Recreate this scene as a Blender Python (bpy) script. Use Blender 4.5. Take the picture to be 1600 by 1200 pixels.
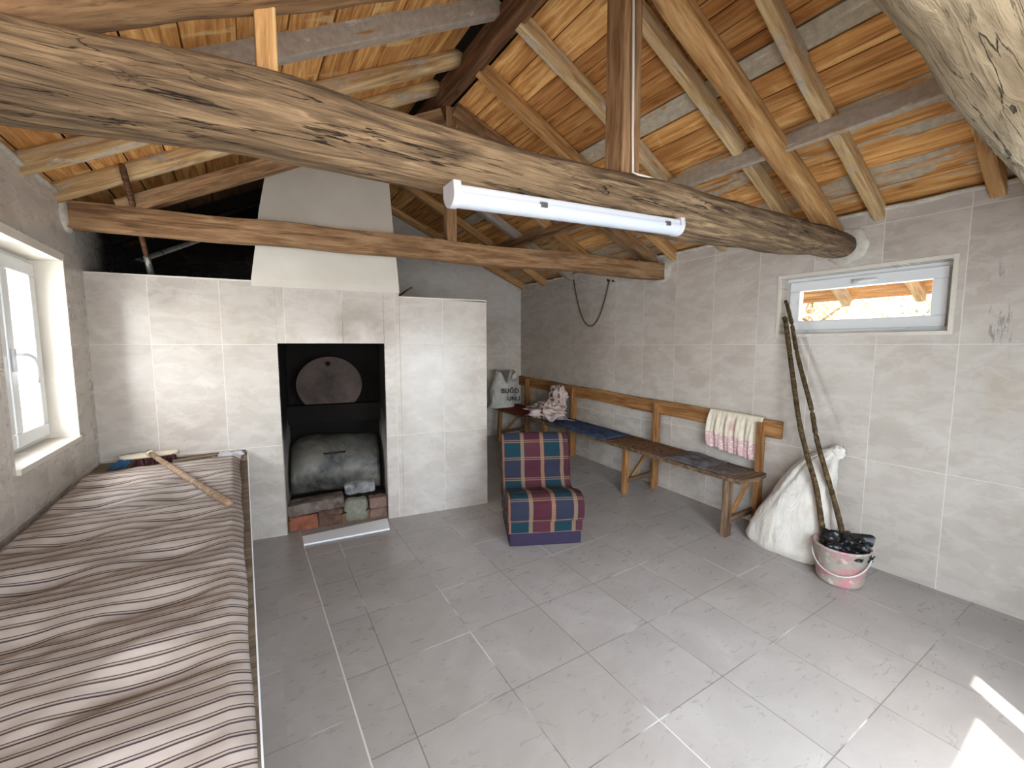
import bpy, math, random
from mathutils import Vector, Matrix, noise
random.seed(7)
S = bpy.context.scene
COL = S.collection
for o in list(bpy.data.objects): bpy.data.objects.remove(o)

# ------------------------------------------------------------ camera, light, exposure
cam_d = bpy.data.cameras.new('camera'); cam = bpy.data.objects.new('camera', cam_d); COL.objects.link(cam)
cam_d.sensor_width = 36.0; cam_d.lens = 648.0/1600*36; cam_d.clip_start = 0.02
cam.location = (0, 0, 1.575)
cam.rotation_euler = (math.radians(90-5.25), 0, math.radians(-32.9))
S.camera = cam
S.view_settings.view_transform = 'Standard'
try: S.view_settings.look = 'None'
except Exception: pass
S.view_settings.gamma = 1.0
S.view_settings.use_curve_mapping = False
S.view_settings.exposure = 0.40

W = bpy.data.worlds.new('sky'); S.world = W; W.use_nodes = True
wn = W.node_tree.nodes; wl = W.node_tree.links
bg = wn['Background']
sky = wn.new('ShaderNodeTexSky'); sky.sky_type = 'NISHITA'; sky.sun_disc = False
sky.sun_elevation = math.radians(50); sky.sun_rotation = math.radians(222)
sky.air_density = 1.0; sky.dust_density = 2.0; sky.ozone_density = 1.0
wl.new(sky.outputs[0], bg.inputs[0]); bg.inputs[1].default_value = 1.1

sun_d = bpy.data.lights.new('sun', 'SUN'); sun = bpy.data.objects.new('sun', sun_d); COL.objects.link(sun)
sun_d.energy = 17.0; sun_d.angle = math.radians(0.6); sun_d.color = (1.0, 0.95, 0.86)
ce = math.cos(math.radians(57)); se = math.sin(math.radians(57))
sun.rotation_euler = Vector((0.68*ce, 0.73*ce, -se)).to_track_quat('-Z', 'Y').to_euler()

def daylight(name, loc, look, sx, sy, power, color):
    # soft area lamp at one of the openings, standing in for its daylight
    d = bpy.data.lights.new(name, 'AREA'); d.shape = 'RECTANGLE'; d.size = sx; d.size_y = sy
    d.energy = power; d.color = color
    o = bpy.data.objects.new(name, d); COL.objects.link(o); o.location = loc
    o.rotation_euler = Vector(look).to_track_quat('-Z', 'Z').to_euler()
    return o
daylight('daylight_door', (1.75, -0.50, 1.0), (0.30, 1, -0.55), 1.05, 1.7, 60, (0.68, 0.84, 1.0))  # unseen lamp inside the solid leaf, added to brighten the right side
daylight('fill_back_window', (0.1, -0.48, 1.5), (-0.1, 1, -0.25), 1.3, 0.95, 44, (0.92, 0.96, 1.0))  # unseen lamp at an added window, brightening the bench and fireplace side
daylight('daylight_left_window', (-1.28, 3.2, 1.5), (1, 0, -0.05), 0.8, 1.0, 40, (0.86, 0.94, 1.0))
daylight('daylight_right_window', (4.06, 1.2, 1.88), (-1, 0, -0.1), 0.9, 0.4, 6, (1.0, 0.93, 0.8))

# ------------------------------------------------------------ frame of the room
XL, XR, YB = -0.89, 3.70, -0.40
FP = Vector((1.99, 3.53, 0))
a95 = math.radians(9.5)
BD = Vector((math.cos(a95), -math.sin(a95), 0)); BN = Vector((math.sin(a95), math.cos(a95), 0))
def fw(s, z, off=0.0): return FP + BD*s + BN*off + Vector((0, 0, z))   # on the fireplace wall
def fl(x, y):                                                         # the floor rises to the far right
    t = min(1, max(0, (x-1.9)/1.3)); t = t*t*(3-2*t)
    return 0.04*max(0.0, y-1.1)*t
def uR(x): return 2.45 + 0.47*(3.7-x)
def uL(x): return 2.45 + 0.50*(x+0.89)
def plat(y): return 0.705 + 0.012*(y-1.0)

# ------------------------------------------------------------ material helpers
class NT:
    def __init__(s, name, rough=0.6, spec=0.5):
        s.m = bpy.data.materials.new(name); s.m.use_nodes = True
        s.n = s.m.node_tree.nodes; s.l = s.m.node_tree.links
        s.b = s.n['Principled BSDF']; s.b.inputs['Roughness'].default_value = rough
        s.b.inputs['Specular IOR Level'].default_value = spec
    def put(s, sock, v):
        if isinstance(v, bpy.types.NodeSocket): s.l.new(v, sock)
        elif v is not None:
            if isinstance(v, (tuple, list)) and len(v) == 3 and sock.type == 'RGBA': v = (*v, 1)
            sock.default_value = v
    def math(s, op, a, b=None, c=None, clamp=False):
        n = s.n.new('ShaderNodeMath'); n.operation = op; n.use_clamp = clamp
        s.put(n.inputs[0], a)
        if b is not None: s.put(n.inputs[1], b)
        if c is not None: s.put(n.inputs[2], c)
        return n.outputs[0]
    def vmath(s, op, a, b=None):
        n = s.n.new('ShaderNodeVectorMath'); n.operation = op
        s.put(n.inputs[0], a)
        if b is not None: s.put(n.inputs[1], b)
        return n.outputs['Value'] if op == 'DOT_PRODUCT' else n.outputs[0]
    def scale(s, v, sc):
        n = s.n.new('ShaderNodeMapping'); s.put(n.inputs['Vector'], v); s.put(n.inputs['Scale'], sc); return n.outputs[0]
    def comb(s, x, y, z=0.0):
        n = s.n.new('ShaderNodeCombineXYZ'); s.put(n.inputs[0], x); s.put(n.inputs[1], y); s.put(n.inputs[2], z); return n.outputs[0]
    def sep(s, v):
        n = s.n.new('ShaderNodeSeparateXYZ'); s.put(n.inputs[0], v); return n.outputs
    def pos(s): return s.n.new('ShaderNodeNewGeometry').outputs['Position']
    def obj(s): return s.n.new('ShaderNodeTexCoord').outputs['Object']
    def uv(s): return s.n.new('ShaderNodeTexCoord').outputs['UV']
    def rnd(s): return s.n.new('ShaderNodeObjectInfo').outputs['Random']
    def attr(s, name):
        n = s.n.new('ShaderNodeAttribute'); n.attribute_name = name; return n.outputs['Fac']
    def noise(s, v, sc=5, det=4, rough=0.5, dist=0.0, col=False):
        n = s.n.new('ShaderNodeTexNoise'); s.put(n.inputs['Vector'], v)
        n.inputs['Scale'].default_value = sc; n.inputs['Detail'].default_value = det
        n.inputs['Roughness'].default_value = rough; n.inputs['Distortion'].default_value = dist
        return n.outputs['Color' if col else 'Fac']
    def white(s, v):
        n = s.n.new('ShaderNodeTexWhiteNoise'); n.noise_dimensions = '3D'; s.put(n.inputs['Vector'], v); return n.outputs
    def voro(s, v, sc=5, feat='DISTANCE_TO_EDGE'):
        n = s.n.new('ShaderNodeTexVoronoi'); n.feature = feat; s.put(n.inputs['Vector'], v)
        n.inputs['Scale'].default_value = sc; return n.outputs['Distance']
    def ramp(s, f, stops, interp='LINEAR'):
        n = s.n.new('ShaderNodeValToRGB'); s.put(n.inputs[0], f); r = n.color_ramp; r.interpolation = interp
        while len(r.elements) < len(stops): r.elements.new(0.5)
        for e, (p, c) in zip(r.elements, stops):
            e.position = p; e.color = (*c, 1) if isinstance(c, (tuple, list)) else (c, c, c, 1)
        return n.outputs[0]
    def mix(s, f, a, b, mode='MIX'):
        n = s.n.new('ShaderNodeMix'); n.data_type = 'RGBA'; n.blend_type = mode; n.clamp_result = False
        s.put(n.inputs[0], f); s.put(n.inputs[6], a); s.put(n.inputs[7], b); return n.outputs[2]
    def smooth(s, x, lo, hi):
        n = s.n.new('ShaderNodeMapRange'); n.interpolation_type = 'SMOOTHSTEP'
        s.put(n.inputs[0], x); n.inputs[1].default_value = lo; n.inputs[2].default_value = hi; return n.outputs[0]
    def bump(s, h, strength=0.3, dist=0.01):
        n = s.n.new('ShaderNodeBump'); s.put(n.inputs['Height'], h)
        n.inputs['Strength'].default_value = strength; n.inputs['Distance'].default_value = dist
        s.l.new(n.outputs[0], s.b.inputs['Normal'])
    def base(s, c): s.put(s.b.inputs['Base Color'], c); return s.m
def C(r, g, b):        # sRGB 0-255 -> linear
    f = lambda v: (v/255/12.92) if v/255 <= 0.04045 else ((v/255+0.055)/1.055)**2.4
    return (f(r), f(g), f(b))

def flat(name, col, rough=0.6, spec=0.5, nz=0.0, sc=12, metal=0.0, bump=0.0, bsc=40):
    t = NT(name, rough, spec)
    t.b.inputs['Metallic'].default_value = metal
    c = col
    if nz: c = t.mix(t.noise(t.obj(), sc, 5), tuple(x*(1-nz) for x in col), tuple(min(1, x*(1+nz)) for x in col))
    if bump: t.bump(t.noise(t.obj(), bsc, 4), bump, 0.01)
    return t.base(c)

def tile_nodes(t, u, v, Wd, Hd, u0, v0, gw=0.0022):
    fu = t.math('DIVIDE', t.math('SUBTRACT', u, u0), Wd); fv = t.math('DIVIDE', t.math('SUBTRACT', v, v0), Hd)
    iu = t.math('FLOOR', fu); iv = t.math('FLOOR', fv)
    def edge(f, w):
        d = t.math('ABSOLUTE', t.math('SUBTRACT', t.math('FRACT', t.math('ADD', f, 0.5)), 0.5))
        return t.math('LESS_THAN', t.math('MULTIPLY', d, w), gw)
    g = t.math('MAXIMUM', edge(fu, Wd), edge(fv, Hd))
    return iu, iv, g

def wall_tile(name, d, u0, v0=-0.055, Wd=0.402, Hd=0.82, soot=None):
    t = NT(name, 0.32, 0.5)
    P = t.pos(); u = t.vmath('DOT_PRODUCT', P, tuple(d)); x, y, z = t.sep(P)
    iu, iv, g = tile_nodes(t, u, z, Wd, Hd, u0, v0)
    wid = t.white(t.comb(iu, iv, 3.3))
    local = t.vmath('ADD', t.comb(u, z, 0.0), t.scale(wid[1], (9, 9, 9)))
    n1 = t.noise(local, 2.2, 6, 0.6, 0.8)
    n2 = t.noise(t.scale(local, (1, 2.2, 1)), 5, 7, 0.62, 0.4)
    warp = t.vmath('ADD', local, t.scale(t.noise(local, 4.5, 3, col=True), (0.22, 0.22, 0.22)))
    vein = t.voro(warp, 3.6)
    vein = t.math('SUBTRACT', 1.0, t.smooth(vein, 0.0, 0.035))
    vein = t.math('MULTIPLY', vein, t.smooth(t.noise(local, 3.1, 2), 0.42, 0.66))
    diag = t.noise(t.scale(t.vmath('ADD', t.comb(t.math('ADD', u, z), t.math('MULTIPLY', t.math('SUBTRACT', z, u), 0.18), 0), t.scale(wid[1], (5, 5, 5))), (1, 1, 1)), 7, 5, 0.6, 0.3)
    c = t.ramp(n1, [(0.25, C(172, 161, 150)), (0.5, C(188, 178, 167)), (0.75, C(202, 194, 184))])
    c = t.mix(t.math('MULTIPLY', t.smooth(n2, 0.42, 0.74), 0.38), c, C(212, 206, 198))
    c = t.mix(t.math('MULTIPLY', t.smooth(diag, 0.55, 0.75), 0.35), c, C(222, 216, 206))
    c = t.mix(t.math('MULTIPLY', vein, 0.20), c, C(226, 222, 214))
    stain = t.smooth(t.noise(t.scale(local, (3.2, 0.7, 1)), 1.3, 4), 0.62, 0.74)
    c = t.mix(t.math('MULTIPLY', stain, 0.22), c, C(178, 158, 120))
    c = t.mix(t.math('MULTIPLY', wid[0], 0.12), c, C(176, 166, 158))
    c = t.mix(t.math('MULTIPLY', g, 0.75), c, C(226, 222, 212))
    if soot: c = soot(t, c, u, x, y, z)
    t.bump(t.math('MULTIPLY', g, -1.0), 0.25, 0.002)
    t.put(t.b.inputs['Roughness'], t.mix(g, t.ramp(n2, [(0.3, 0.22), (0.8, 0.36)]), (0.9, 0.9, 0.9)))
    return t.base(c)

def soot_fp(t, c, u, x, y, z):    # smoke stain over the fireplace mouth
    s = t.math('SUBTRACT', u, FP.dot(BD)); dx = t.math('ABSOLUTE', t.math('ADD', s, 1.17))
    m = t.math('MULTIPLY', t.math('SUBTRACT', 1.0, t.smooth(dx, 0.08, 0.42)), t.math('SUBTRACT', 1.0, t.smooth(t.math('ABSOLUTE', t.math('SUBTRACT', z, 1.70)), 0.02, 0.34)))
    m = t.math('MULTIPLY', m, t.smooth(t.noise(t.comb(s, z), 5, 4), 0.1, 0.6))
    return t.mix(t.math('MULTIPLY', m, 0.85), c, C(112, 92, 68))
def soot_shade_side(t, c, u, x, y, z):  # loft left of the hood: soot plus the hood's shade painted near-black
    m = t.math('MULTIPLY', t.smooth(y, 3.75, 4.7), t.smooth(z, 1.6, 2.1))
    m = t.math('MULTIPLY', m, t.math('SUBTRACT', 1.0, t.smooth(x, 0.9, 1.3)))
    c = t.mix(m, c, C(32, 25, 20))
    # bare grey plaster above the last row of tiles
    p = t.math('MULTIPLY', t.smooth(z, 1.9, 2.2), t.smooth(t.noise(t.comb(u, z), 3, 5), 0.25, 0.5))
    p = t.math('MULTIPLY', p, t.math('SUBTRACT', 1.0, m))
    return t.mix(t.math('MULTIPLY', p, 0.8), c, C(204, 197, 187))
def tones_right(t, c, u, x, y, z): # trowel scuffs beside the small window, and a darker tone towards the far end
    n = t.noise(t.comb(t.math('MULTIPLY', u, 14), t.math('MULTIPLY', z, 2.2)), 2.0, 6, 0.7)
    m = t.math('MULTIPLY', t.math('SUBTRACT', 1.0, t.smooth(t.math('ABSOLUTE', t.math('SUBTRACT', u, 0.50)), 0.02, 0.09)), t.smooth(n, 0.54, 0.62))
    m = t.math('MULTIPLY', m, t.math('SUBTRACT', 1.0, t.smooth(t.math('ABSOLUTE', t.math('SUBTRACT', z, 1.78)), 0.15, 0.34)))
    c = t.mix(t.math('MULTIPLY', m, 0.8), c, C(110, 108, 104))
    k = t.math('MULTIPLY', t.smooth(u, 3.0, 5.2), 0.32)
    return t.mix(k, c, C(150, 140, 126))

M = {}
M['tile_right'] = wall_tile('wall_tile_right', (0, 1, 0), 0.658-0.402*4, soot=tones_right)
M['tile_left'] = wall_tile('wall_tile_left', (0, 1, 0), 0.30, soot=soot_shade_side)
M['tile_far'] = wall_tile('wall_tile_far', BD, 0.1, soot=soot_shade_side)
M['tile_fp'] = wall_tile('wall_tile_fireplace', BD, FP.dot(BD)-0.43*8, Wd=0.43, soot=soot_fp)
M['tile_plat'] = wall_tile('wall_tile_platform', (0, 1, 0), 0.2, v0=-0.10)

def floor_mat():
    t = NT('floor_tile', 0.34, 0.5)
    P = t.pos(); a = math.radians(-1.8); x, y, z = t.sep(P)
    u = t.vmath('DOT_PRODUCT', P, (math.cos(a), math.sin(a), 0)); v = t.vmath('DOT_PRODUCT', P, (-math.sin(a), math.cos(a), 0))
    iu, iv, g = tile_nodes(t, u, v, 0.45, 0.453, 0.467, 2.874, 0.0024)
    # the cut column along the platform: joint at x = 0.33, rows shifted
    left = t.math('LESS_THAN', x, 0.33)
    iu2, iv2, g2 = tile_nodes(t, u, v, 9.0, 0.453, -4.0, 2.65, 0.0016)
    line = t.math('LESS_THAN', t.math('ABSOLUTE', t.math('SUBTRACT', x, 0.33)), 0.0035)
    narrow = t.math('LESS_THAN', u, 0.45)
    g = t.math('MAXIMUM', t.math('MAXIMUM', t.math('MULTIPLY', g, t.math('SUBTRACT', 1.0, left)), t.math('MULTIPLY', g2, left)), line)
    wid = t.white(t.comb(iu, iv, t.math('MULTIPLY', left, 5.0)))
    local = t.vmath('ADD', t.comb(u, v), t.scale(wid[1], (7, 7, 7)))
    n1 = t.noise(local, 3, 6, 0.62, 0.6); n2 = t.noise(t.scale(local, (1, 2.6, 1)), 9, 6, 0.65, 1.2)
    c = t.ramp(n1, [(0.25, C(146, 139, 133)), (0.55, C(160, 153, 147)), (0.8, C(172, 166, 160))])
    c = t.mix(t.math('MULTIPLY', t.smooth(n2, 0.60, 0.74), 0.16), c, C(128, 118, 108))
    big = t.smooth(t.noise(t.comb(u, v), 1.1, 3), 0.35, 0.7)
    c = t.mix(t.math('MULTIPLY', t.math('SUBTRACT', 1.0, big), 0.16), c, C(142, 128, 112))
    spots = t.smooth(t.noise(t.scale(t.comb(u, v), (1, 0.5, 1)), 24, 2), 0.735, 0.77)
    c = t.mix(t.math('MULTIPLY', spots, 0.5), c, C(96, 84, 74))
    c = t.mix(t.math('MULTIPLY', wid[0], 0.10), c, C(176, 171, 165))
    dirty = t.smooth(t.noise(t.comb(u, v), 1.7, 3), 0.52, 0.60)
    gc = t.mix(dirty, C(104, 94, 86), C(216, 212, 204))
    gc = t.mix(line, gc, C(214, 210, 200))
    c = t.mix(t.math('MULTIPLY', g, 0.8), c, gc)
    t.bump(t.math('ADD', t.math('MULTIPLY', g, -1.0), t.math('MULTIPLY', n2, 0.15)), 0.2, 0.002)
    t.put(t.b.inputs['Roughness'], t.ramp(n2, [(0.3, 0.24), (0.75, 0.42)]))
    return t.base(c)
M['floor'] = floor_mat()

def wood(name, c0, c1, c2, gscale=1.0, rough=0.75, paint=None, paint_amt=0.0, crack=0.0, attr=False, knots=0.5, bump=0.35):
    t = NT(name, rough, 0.25)
    o = t.obj(); r = t.rnd()
    if attr: r = t.attr('rnd')
    off = t.comb(t.math('MULTIPLY', r, 37.0), t.math('MULTIPLY', r, 11.0), t.math('MULTIPLY', r, 23.0))
    p = t.vmath('ADD', o, off)
    g = t.noise(t.scale(p, (1.3*gscale, 16*gscale, 16*gscale)), 2.0, 7, 0.62, 0.7)
    g2 = t.noise(t.scale(p, (0.8, 3.5, 3.5)), 2.2, 4, 0.55, 0.4)
    c = t.ramp(g, [(0.35, c0), (0.5, c1), (0.65, c2)])
    c = t.mix(t.math('MULTIPLY', t.smooth(g2, 0.4, 0.7), 0.45), c, c0)
    if attr:
        tint = t.attr('tint')
        c = t.mix(1.0, c, t.ramp(tint, [(0.0, (0.62, 0.50, 0.42)), (0.5, (1, 1, 1)), (1.0, (1.34, 1.40, 1.45))]), 'MULTIPLY')
    kn = t.voro(t.scale(p, (2.4, 7, 7)), 1.0, 'F1')
    kn = t.math('MULTIPLY', t.math('SUBTRACT', 1.0, t.smooth(kn, 0.03, 0.17)), knots)
    c = t.mix(kn, c, tuple(x*0.35 for x in c0))
    h = t.math('ADD', g, t.math('MULTIPLY', kn, -0.3))
    gf = t.noise(t.scale(p, (1.6, 48, 48)), 2.0, 5, 0.6, 0.5)
    c = t.mix(t.math('MULTIPLY', t.smooth(gf, 0.52, 0.72), 0.38), c, tuple(x*0.45 for x in c0))
    g = t.math('ADD', g, t.math('MULTIPLY', gf, -0.5))
    if crack:
        ck = t.noise(t.scale(p, (0.35, 9, 9)), 2.4, 5, 0.5, 0.35)
        ck = t.math('SUBTRACT', 1.0, t.smooth(t.math('ABSOLUTE', t.math('SUBTRACT', ck, 0.5)), 0.0, 0.010))
        ck = t.math('MULTIPLY', ck, t.smooth(t.noise(t.scale(p, (1.2, 4, 4)), 1.9, 2), 0.40, 0.50))
        ck2 = t.noise(t.scale(p, (0.5, 16, 16)), 3.1, 6, 0.55, 0.5)
        ck2 = t.math('MULTIPLY', t.math('SUBTRACT', 1.0, t.smooth(t.math('ABSOLUTE', t.math('SUBTRACT', ck2, 0.47)), 0.0, 0.009)), t.smooth(t.noise(t.scale(p, (2, 5, 5)), 2.3, 2), 0.45, 0.6))
        ck = t.math('MAXIMUM', ck, t.math('MULTIPLY', ck2, 0.6))
        c = t.mix(t.math('MULTIPLY', ck, crack), c, tuple(x*0.16 for x in c0))
        h = t.math('SUBTRACT', h, t.math('MULTIPLY', ck, 0.9))
        pale = t.smooth(t.noise(t.scale(p, (1.2, 6, 6)), 1.6, 5, 0.6), 0.52, 0.66)
        c = t.mix(t.math('MULTIPLY', pale, 0.5), c, c2)
    if paint is not None:
        amt = t.attr('paint') if attr else paint_amt
        pn = t.noise(t.scale(p, (1.2, 6, 6)), 2.0, 6, 0.68, 0.8)
        m = t.smooth(t.math('ADD', pn, t.math('MULTIPLY', t.math('SUBTRACT', amt, 0.5), 0.5)), 0.5, 0.58)
        if attr: m = t.math('MULTIPLY', m, t.math('GREATER_THAN', amt, 0.05))
        sp = t.noise(p, 26, 5, 0.7)
        pc = t.mix(t.smooth(sp, 0.35, 0.65), tuple(x*0.78 for x in paint), paint)
        c = t.mix(t.math('MULTIPLY', m, 0.9), c, pc)
        t_white = t.smooth(t.noise(t.scale(p, (3, 12, 12)), 2.5, 5, 0.7), 0.6, 0.68)
        c = t.mix(t.math('MULTIPLY', t.math('MULTIPLY', m, t_white), 0.5), c, C(228, 222, 208))
    if attr:      # pale weathered streaks
        st = t.smooth(t.noise(t.scale(p, (5, 1.3, 1)), 2.0, 4, 0.6), 0.56, 0.66)
        c = t.mix(t.math('MULTIPLY', t.math('MULTIPLY', st, 0.6), t.smooth(t.attr('tint'), 0.7, 0.9)), c, C(232, 202, 146))
    if attr:      # darkened above the loft
        x, y, z = t.sep(t.pos())
        sm = t.math('MULTIPLY', t.smooth(y, 3.7, 4.7), t.math('SUBTRACT', 1.0, t.smooth(x, 0.7, 1.6)))
        c = t.mix(t.math('MULTIPLY', sm, 0.88), c, C(34, 26, 18))
    t.bump(h, bump, 0.014 if crack > 0.8 else 0.006)
    return t.base(c)

M['log'] = wood('weathered_log', C(78, 62, 46), C(114, 92, 68), C(154, 127, 95), 1.3, 0.9, crack=0.95, knots=0.35, bump=0.8)
M['log_pale'] = wood('pale_log', C(126, 112, 90), C(160, 144, 118), C(184, 168, 142), 0.9, 0.85, crack=0.95, knots=0.25, bump=0.8)
M['log_brown'] = wood('brown_round_timber', C(96, 70, 46), C(136, 100, 68), C(166, 130, 92), 0.8, 0.8, crack=0.6, bump=0.6)
M['beam'] = wood('sawn_brown_beam', C(98, 72, 48), C(144, 108, 74), C(174, 140, 104), 1, 0.78, crack=0.25)
M['beam_dark'] = wood('dark_brown_beam', C(74, 48, 30), C(106, 72, 46), C(134, 98, 68), 1, 0.75)
M['rafter'] = wood('sawn_rafter', C(150, 106, 62), C(190, 144, 92), C(212, 172, 120), 1, 0.72)
M['rafter_pale'] = wood('pale_rafter', C(158, 124, 84), C(200, 168, 120), C(220, 194, 152), 1, 0.75, paint=C(186, 172, 156), paint_amt=0.45)
M['rafter_grey'] = wood('grey_painted_rafter', C(150, 112, 74), C(186, 148, 104), C(206, 176, 136), 1, 0.8, paint=C(176, 166, 154), paint_amt=0.80)
M['boards'] = wood('roof_boards', C(150, 98, 50), C(194, 138, 78), C(220, 172, 110), 0.8, 0.72, paint=C(182, 172, 152), attr=True, knots=0.6)
M['bench'] = wood('bench_wood', C(106, 70, 38), C(150, 104, 60), C(176, 132, 86), 1, 0.6)
M['bench_old'] = wood('worn_bench_wood', C(66, 50, 38), C(106, 82, 62), C(142, 118, 92), 1, 0.65, crack=0.5)
M['ledge'] = wood('ledge_board', C(98, 84, 68), C(130, 114, 94), C(154, 138, 116), 0.8, 0.85)
M['handle'] = wood('broom_handle_wood', C(118, 92, 70), C(152, 124, 98), C(176, 150, 124), 1, 0.6, knots=0.1)
M['stick'] = wood('dark_stick_bark', C(40, 30, 18), C(78, 60, 36), C(116, 94, 58), 1.5, 0.7, knots=0.3, bump=0.7)
M['tool'] = wood('tool_handle', C(56, 36, 24), C(92, 60, 40), C(120, 84, 58), 1.2, 0.55)
M['void'] = flat('dark_underlay', C(26, 20, 16), 0.95, 0.1)
M['soot'] = flat('soot', C(20, 17, 15), 0.9, 0.15, 0.4, 6, bump=0.3, bsc=14)
def plaster_mat():
    t = NT('white_plaster', 0.85, 0.2)
    n = t.noise(t.pos(), 3, 5); f = t.noise(t.pos(), 160, 3)
    t.bump(f, 0.35, 0.003)
    return t.base(t.ramp(n, [(0.3, C(206, 198, 184)), (0.7, C(220, 213, 200))]))
M['plaster'] = plaster_mat()
def rough_plaster():
    t = NT('rough_plaster', 0.9, 0.2)
    n = t.noise(t.pos(), 9, 6, 0.7)
    t.bump(t.noise(t.pos(), 30, 6, 0.7), 0.8, 0.01)
    return t.base(t.ramp(n, [(0.3, C(170, 162, 150)), (0.55, C(206, 200, 186)), (0.75, C(232, 226, 210))]))
M['rough'] = rough_plaster()
M['pvc'] = flat('white_pvc', C(224, 225, 224), 0.3, 0.5)
M['sill'] = flat('sill_stone', C(206, 196, 182), 0.35, 0.5, 0.08, 8)
M['white_tile'] = flat('white_threshold_tile', C(240, 240, 240), 0.35, 0.5, 0.03, 10)
def glass_mat():
    t = NT('window_glass', 0.0, 0.5); t.n.remove(t.b)
    g = t.n.new('ShaderNodeBsdfGlossy'); g.inputs['Roughness'].default_value = 0.02
    tr = t.n.new('ShaderNodeBsdfTransparent'); mx = t.n.new('ShaderNodeMixShader'); mx.inputs[0].default_value = 0.08
    t.l.new(tr.outputs[0], mx.inputs[1]); t.l.new(g.outputs[0], mx.inputs[2])
    t.l.new(mx.outputs[0], t.n['Material Output'].inputs[0]); return t.m
M['glass'] = glass_mat()
M['metal'] = flat('grey_metal', C(130, 128, 126), 0.4, 0.5, metal=0.8)
M['black_metal'] = flat('dark_metal', C(40, 38, 38), 0.5, 0.4, metal=0.6)

# ------------------------------------------------------------ mesh helpers
class MB:
    def __init__(s): s.v = []; s.f = []; s.uv = {}; s.at = {}
    def add(s, vs, fs, at=None):
        n = len(s.v); s.v += [Vector(p) for p in vs]
        for f in fs:
            s.f.append(tuple(i+n for i in f))
            if at:
                for k, val in at.items(): s.at.setdefault(k, {})[len(s.f)-1] = val
        return s
    def box(s, x0, x1, y0, y1, z0, z1, at=None):
        vs = [(x0,y0,z0),(x1,y0,z0),(x1,y1,z0),(x0,y1,z0),(x0,y0,z1),(x1,y0,z1),(x1,y1,z1),(x0,y1,z1)]
        return s.add(vs, [(0,3,2,1),(4,5,6,7),(0,1,5,4),(1,2,6,5),(2,3,7,6),(3,0,4,7)], at)
    def hexa(s, a, b, at=None):     # a, b: two quads of four points facing each other
        return s.add(list(a)+list(b), [(0,3,2,1),(4,5,6,7),(0,1,5,4),(1,2,6,5),(2,3,7,6),(3,0,4,7)], at)
    def fbox(s, s0, s1, o0, o1, z0, z1):    # a box in the fireplace wall's own frame
        return s.hexa([fw(s0,z0,o0), fw(s1,z0,o0), fw(s1,z0,o1), fw(s0,z0,o1)], [fw(s0,z1,o0), fw(s1,z1,o0), fw(s1,z1,o1), fw(s0,z1,o1)])
    def prism(s, poly, d):          # poly: list of points, extruded by vector d
        n = len(poly); d = Vector(d); vs = [Vector(p) for p in poly] + [Vector(p)+d for p in poly]
        return s.add(vs, [tuple(reversed(range(n))), tuple(range(n, 2*n))] + [(i, (i+1) % n, (i+1) % n+n, i+n) for i in range(n)])
    def tube(s, pts, r, n=10, cap=True):
        pts = [Vector(p) for p in pts]; rr = r if isinstance(r, (list, tuple)) else [r]*len(pts)
        rings = []; ref = Vector((0.13, 0.21, 0.97))
        for i, p in enumerate(pts):
            t = (pts[min(i+1, len(pts)-1)]-pts[max(i-1, 0)]).normalized()
            a = t.cross(ref)
            if a.length < 0.1: a = t.cross(Vector((1, 0, 0)))
            a.normalize(); b = t.cross(a)
            rings.append([p + (a*math.cos(2*math.pi*k/n) + b*math.sin(2*math.pi*k/n))*rr[i] for k in range(n)])
        return s.loft(rings, cap)
    def loft(s, rings, cap=True):
        n = len(rings[0]); vs = [p for r in rings for p in r]; fs = []
        for i in range(len(rings)-1):
            for k in range(n):
                k2 = (k+1) % n; fs.append((i*n+k, i*n+k2, (i+1)*n+k2, (i+1)*n+k))
        if cap: fs.append(tuple(reversed(range(n)))); fs.append(tuple(range((len(rings)-1)*n, len(rings)*n)))
        return s.add(vs, fs)
    def grid(s, fn, nu, nv, uvfn=None):
        base = len(s.v); 
        for j in range(nv+1):
            for i in range(nu+1): s.v.append(Vector(fn(i/nu, j/nv)))
        for j in range(nv):
            for i in range(nu):
                q = [(i, j), (i+1, j), (i+1, j+1), (i, j+1)]
                s.f.append(tuple(base+b*(nu+1)+a for a, b in q))
                if uvfn: s.uv[len(s.f)-1] = [uvfn(a/nu, b/nv) for a, b in q]
        return s

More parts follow.
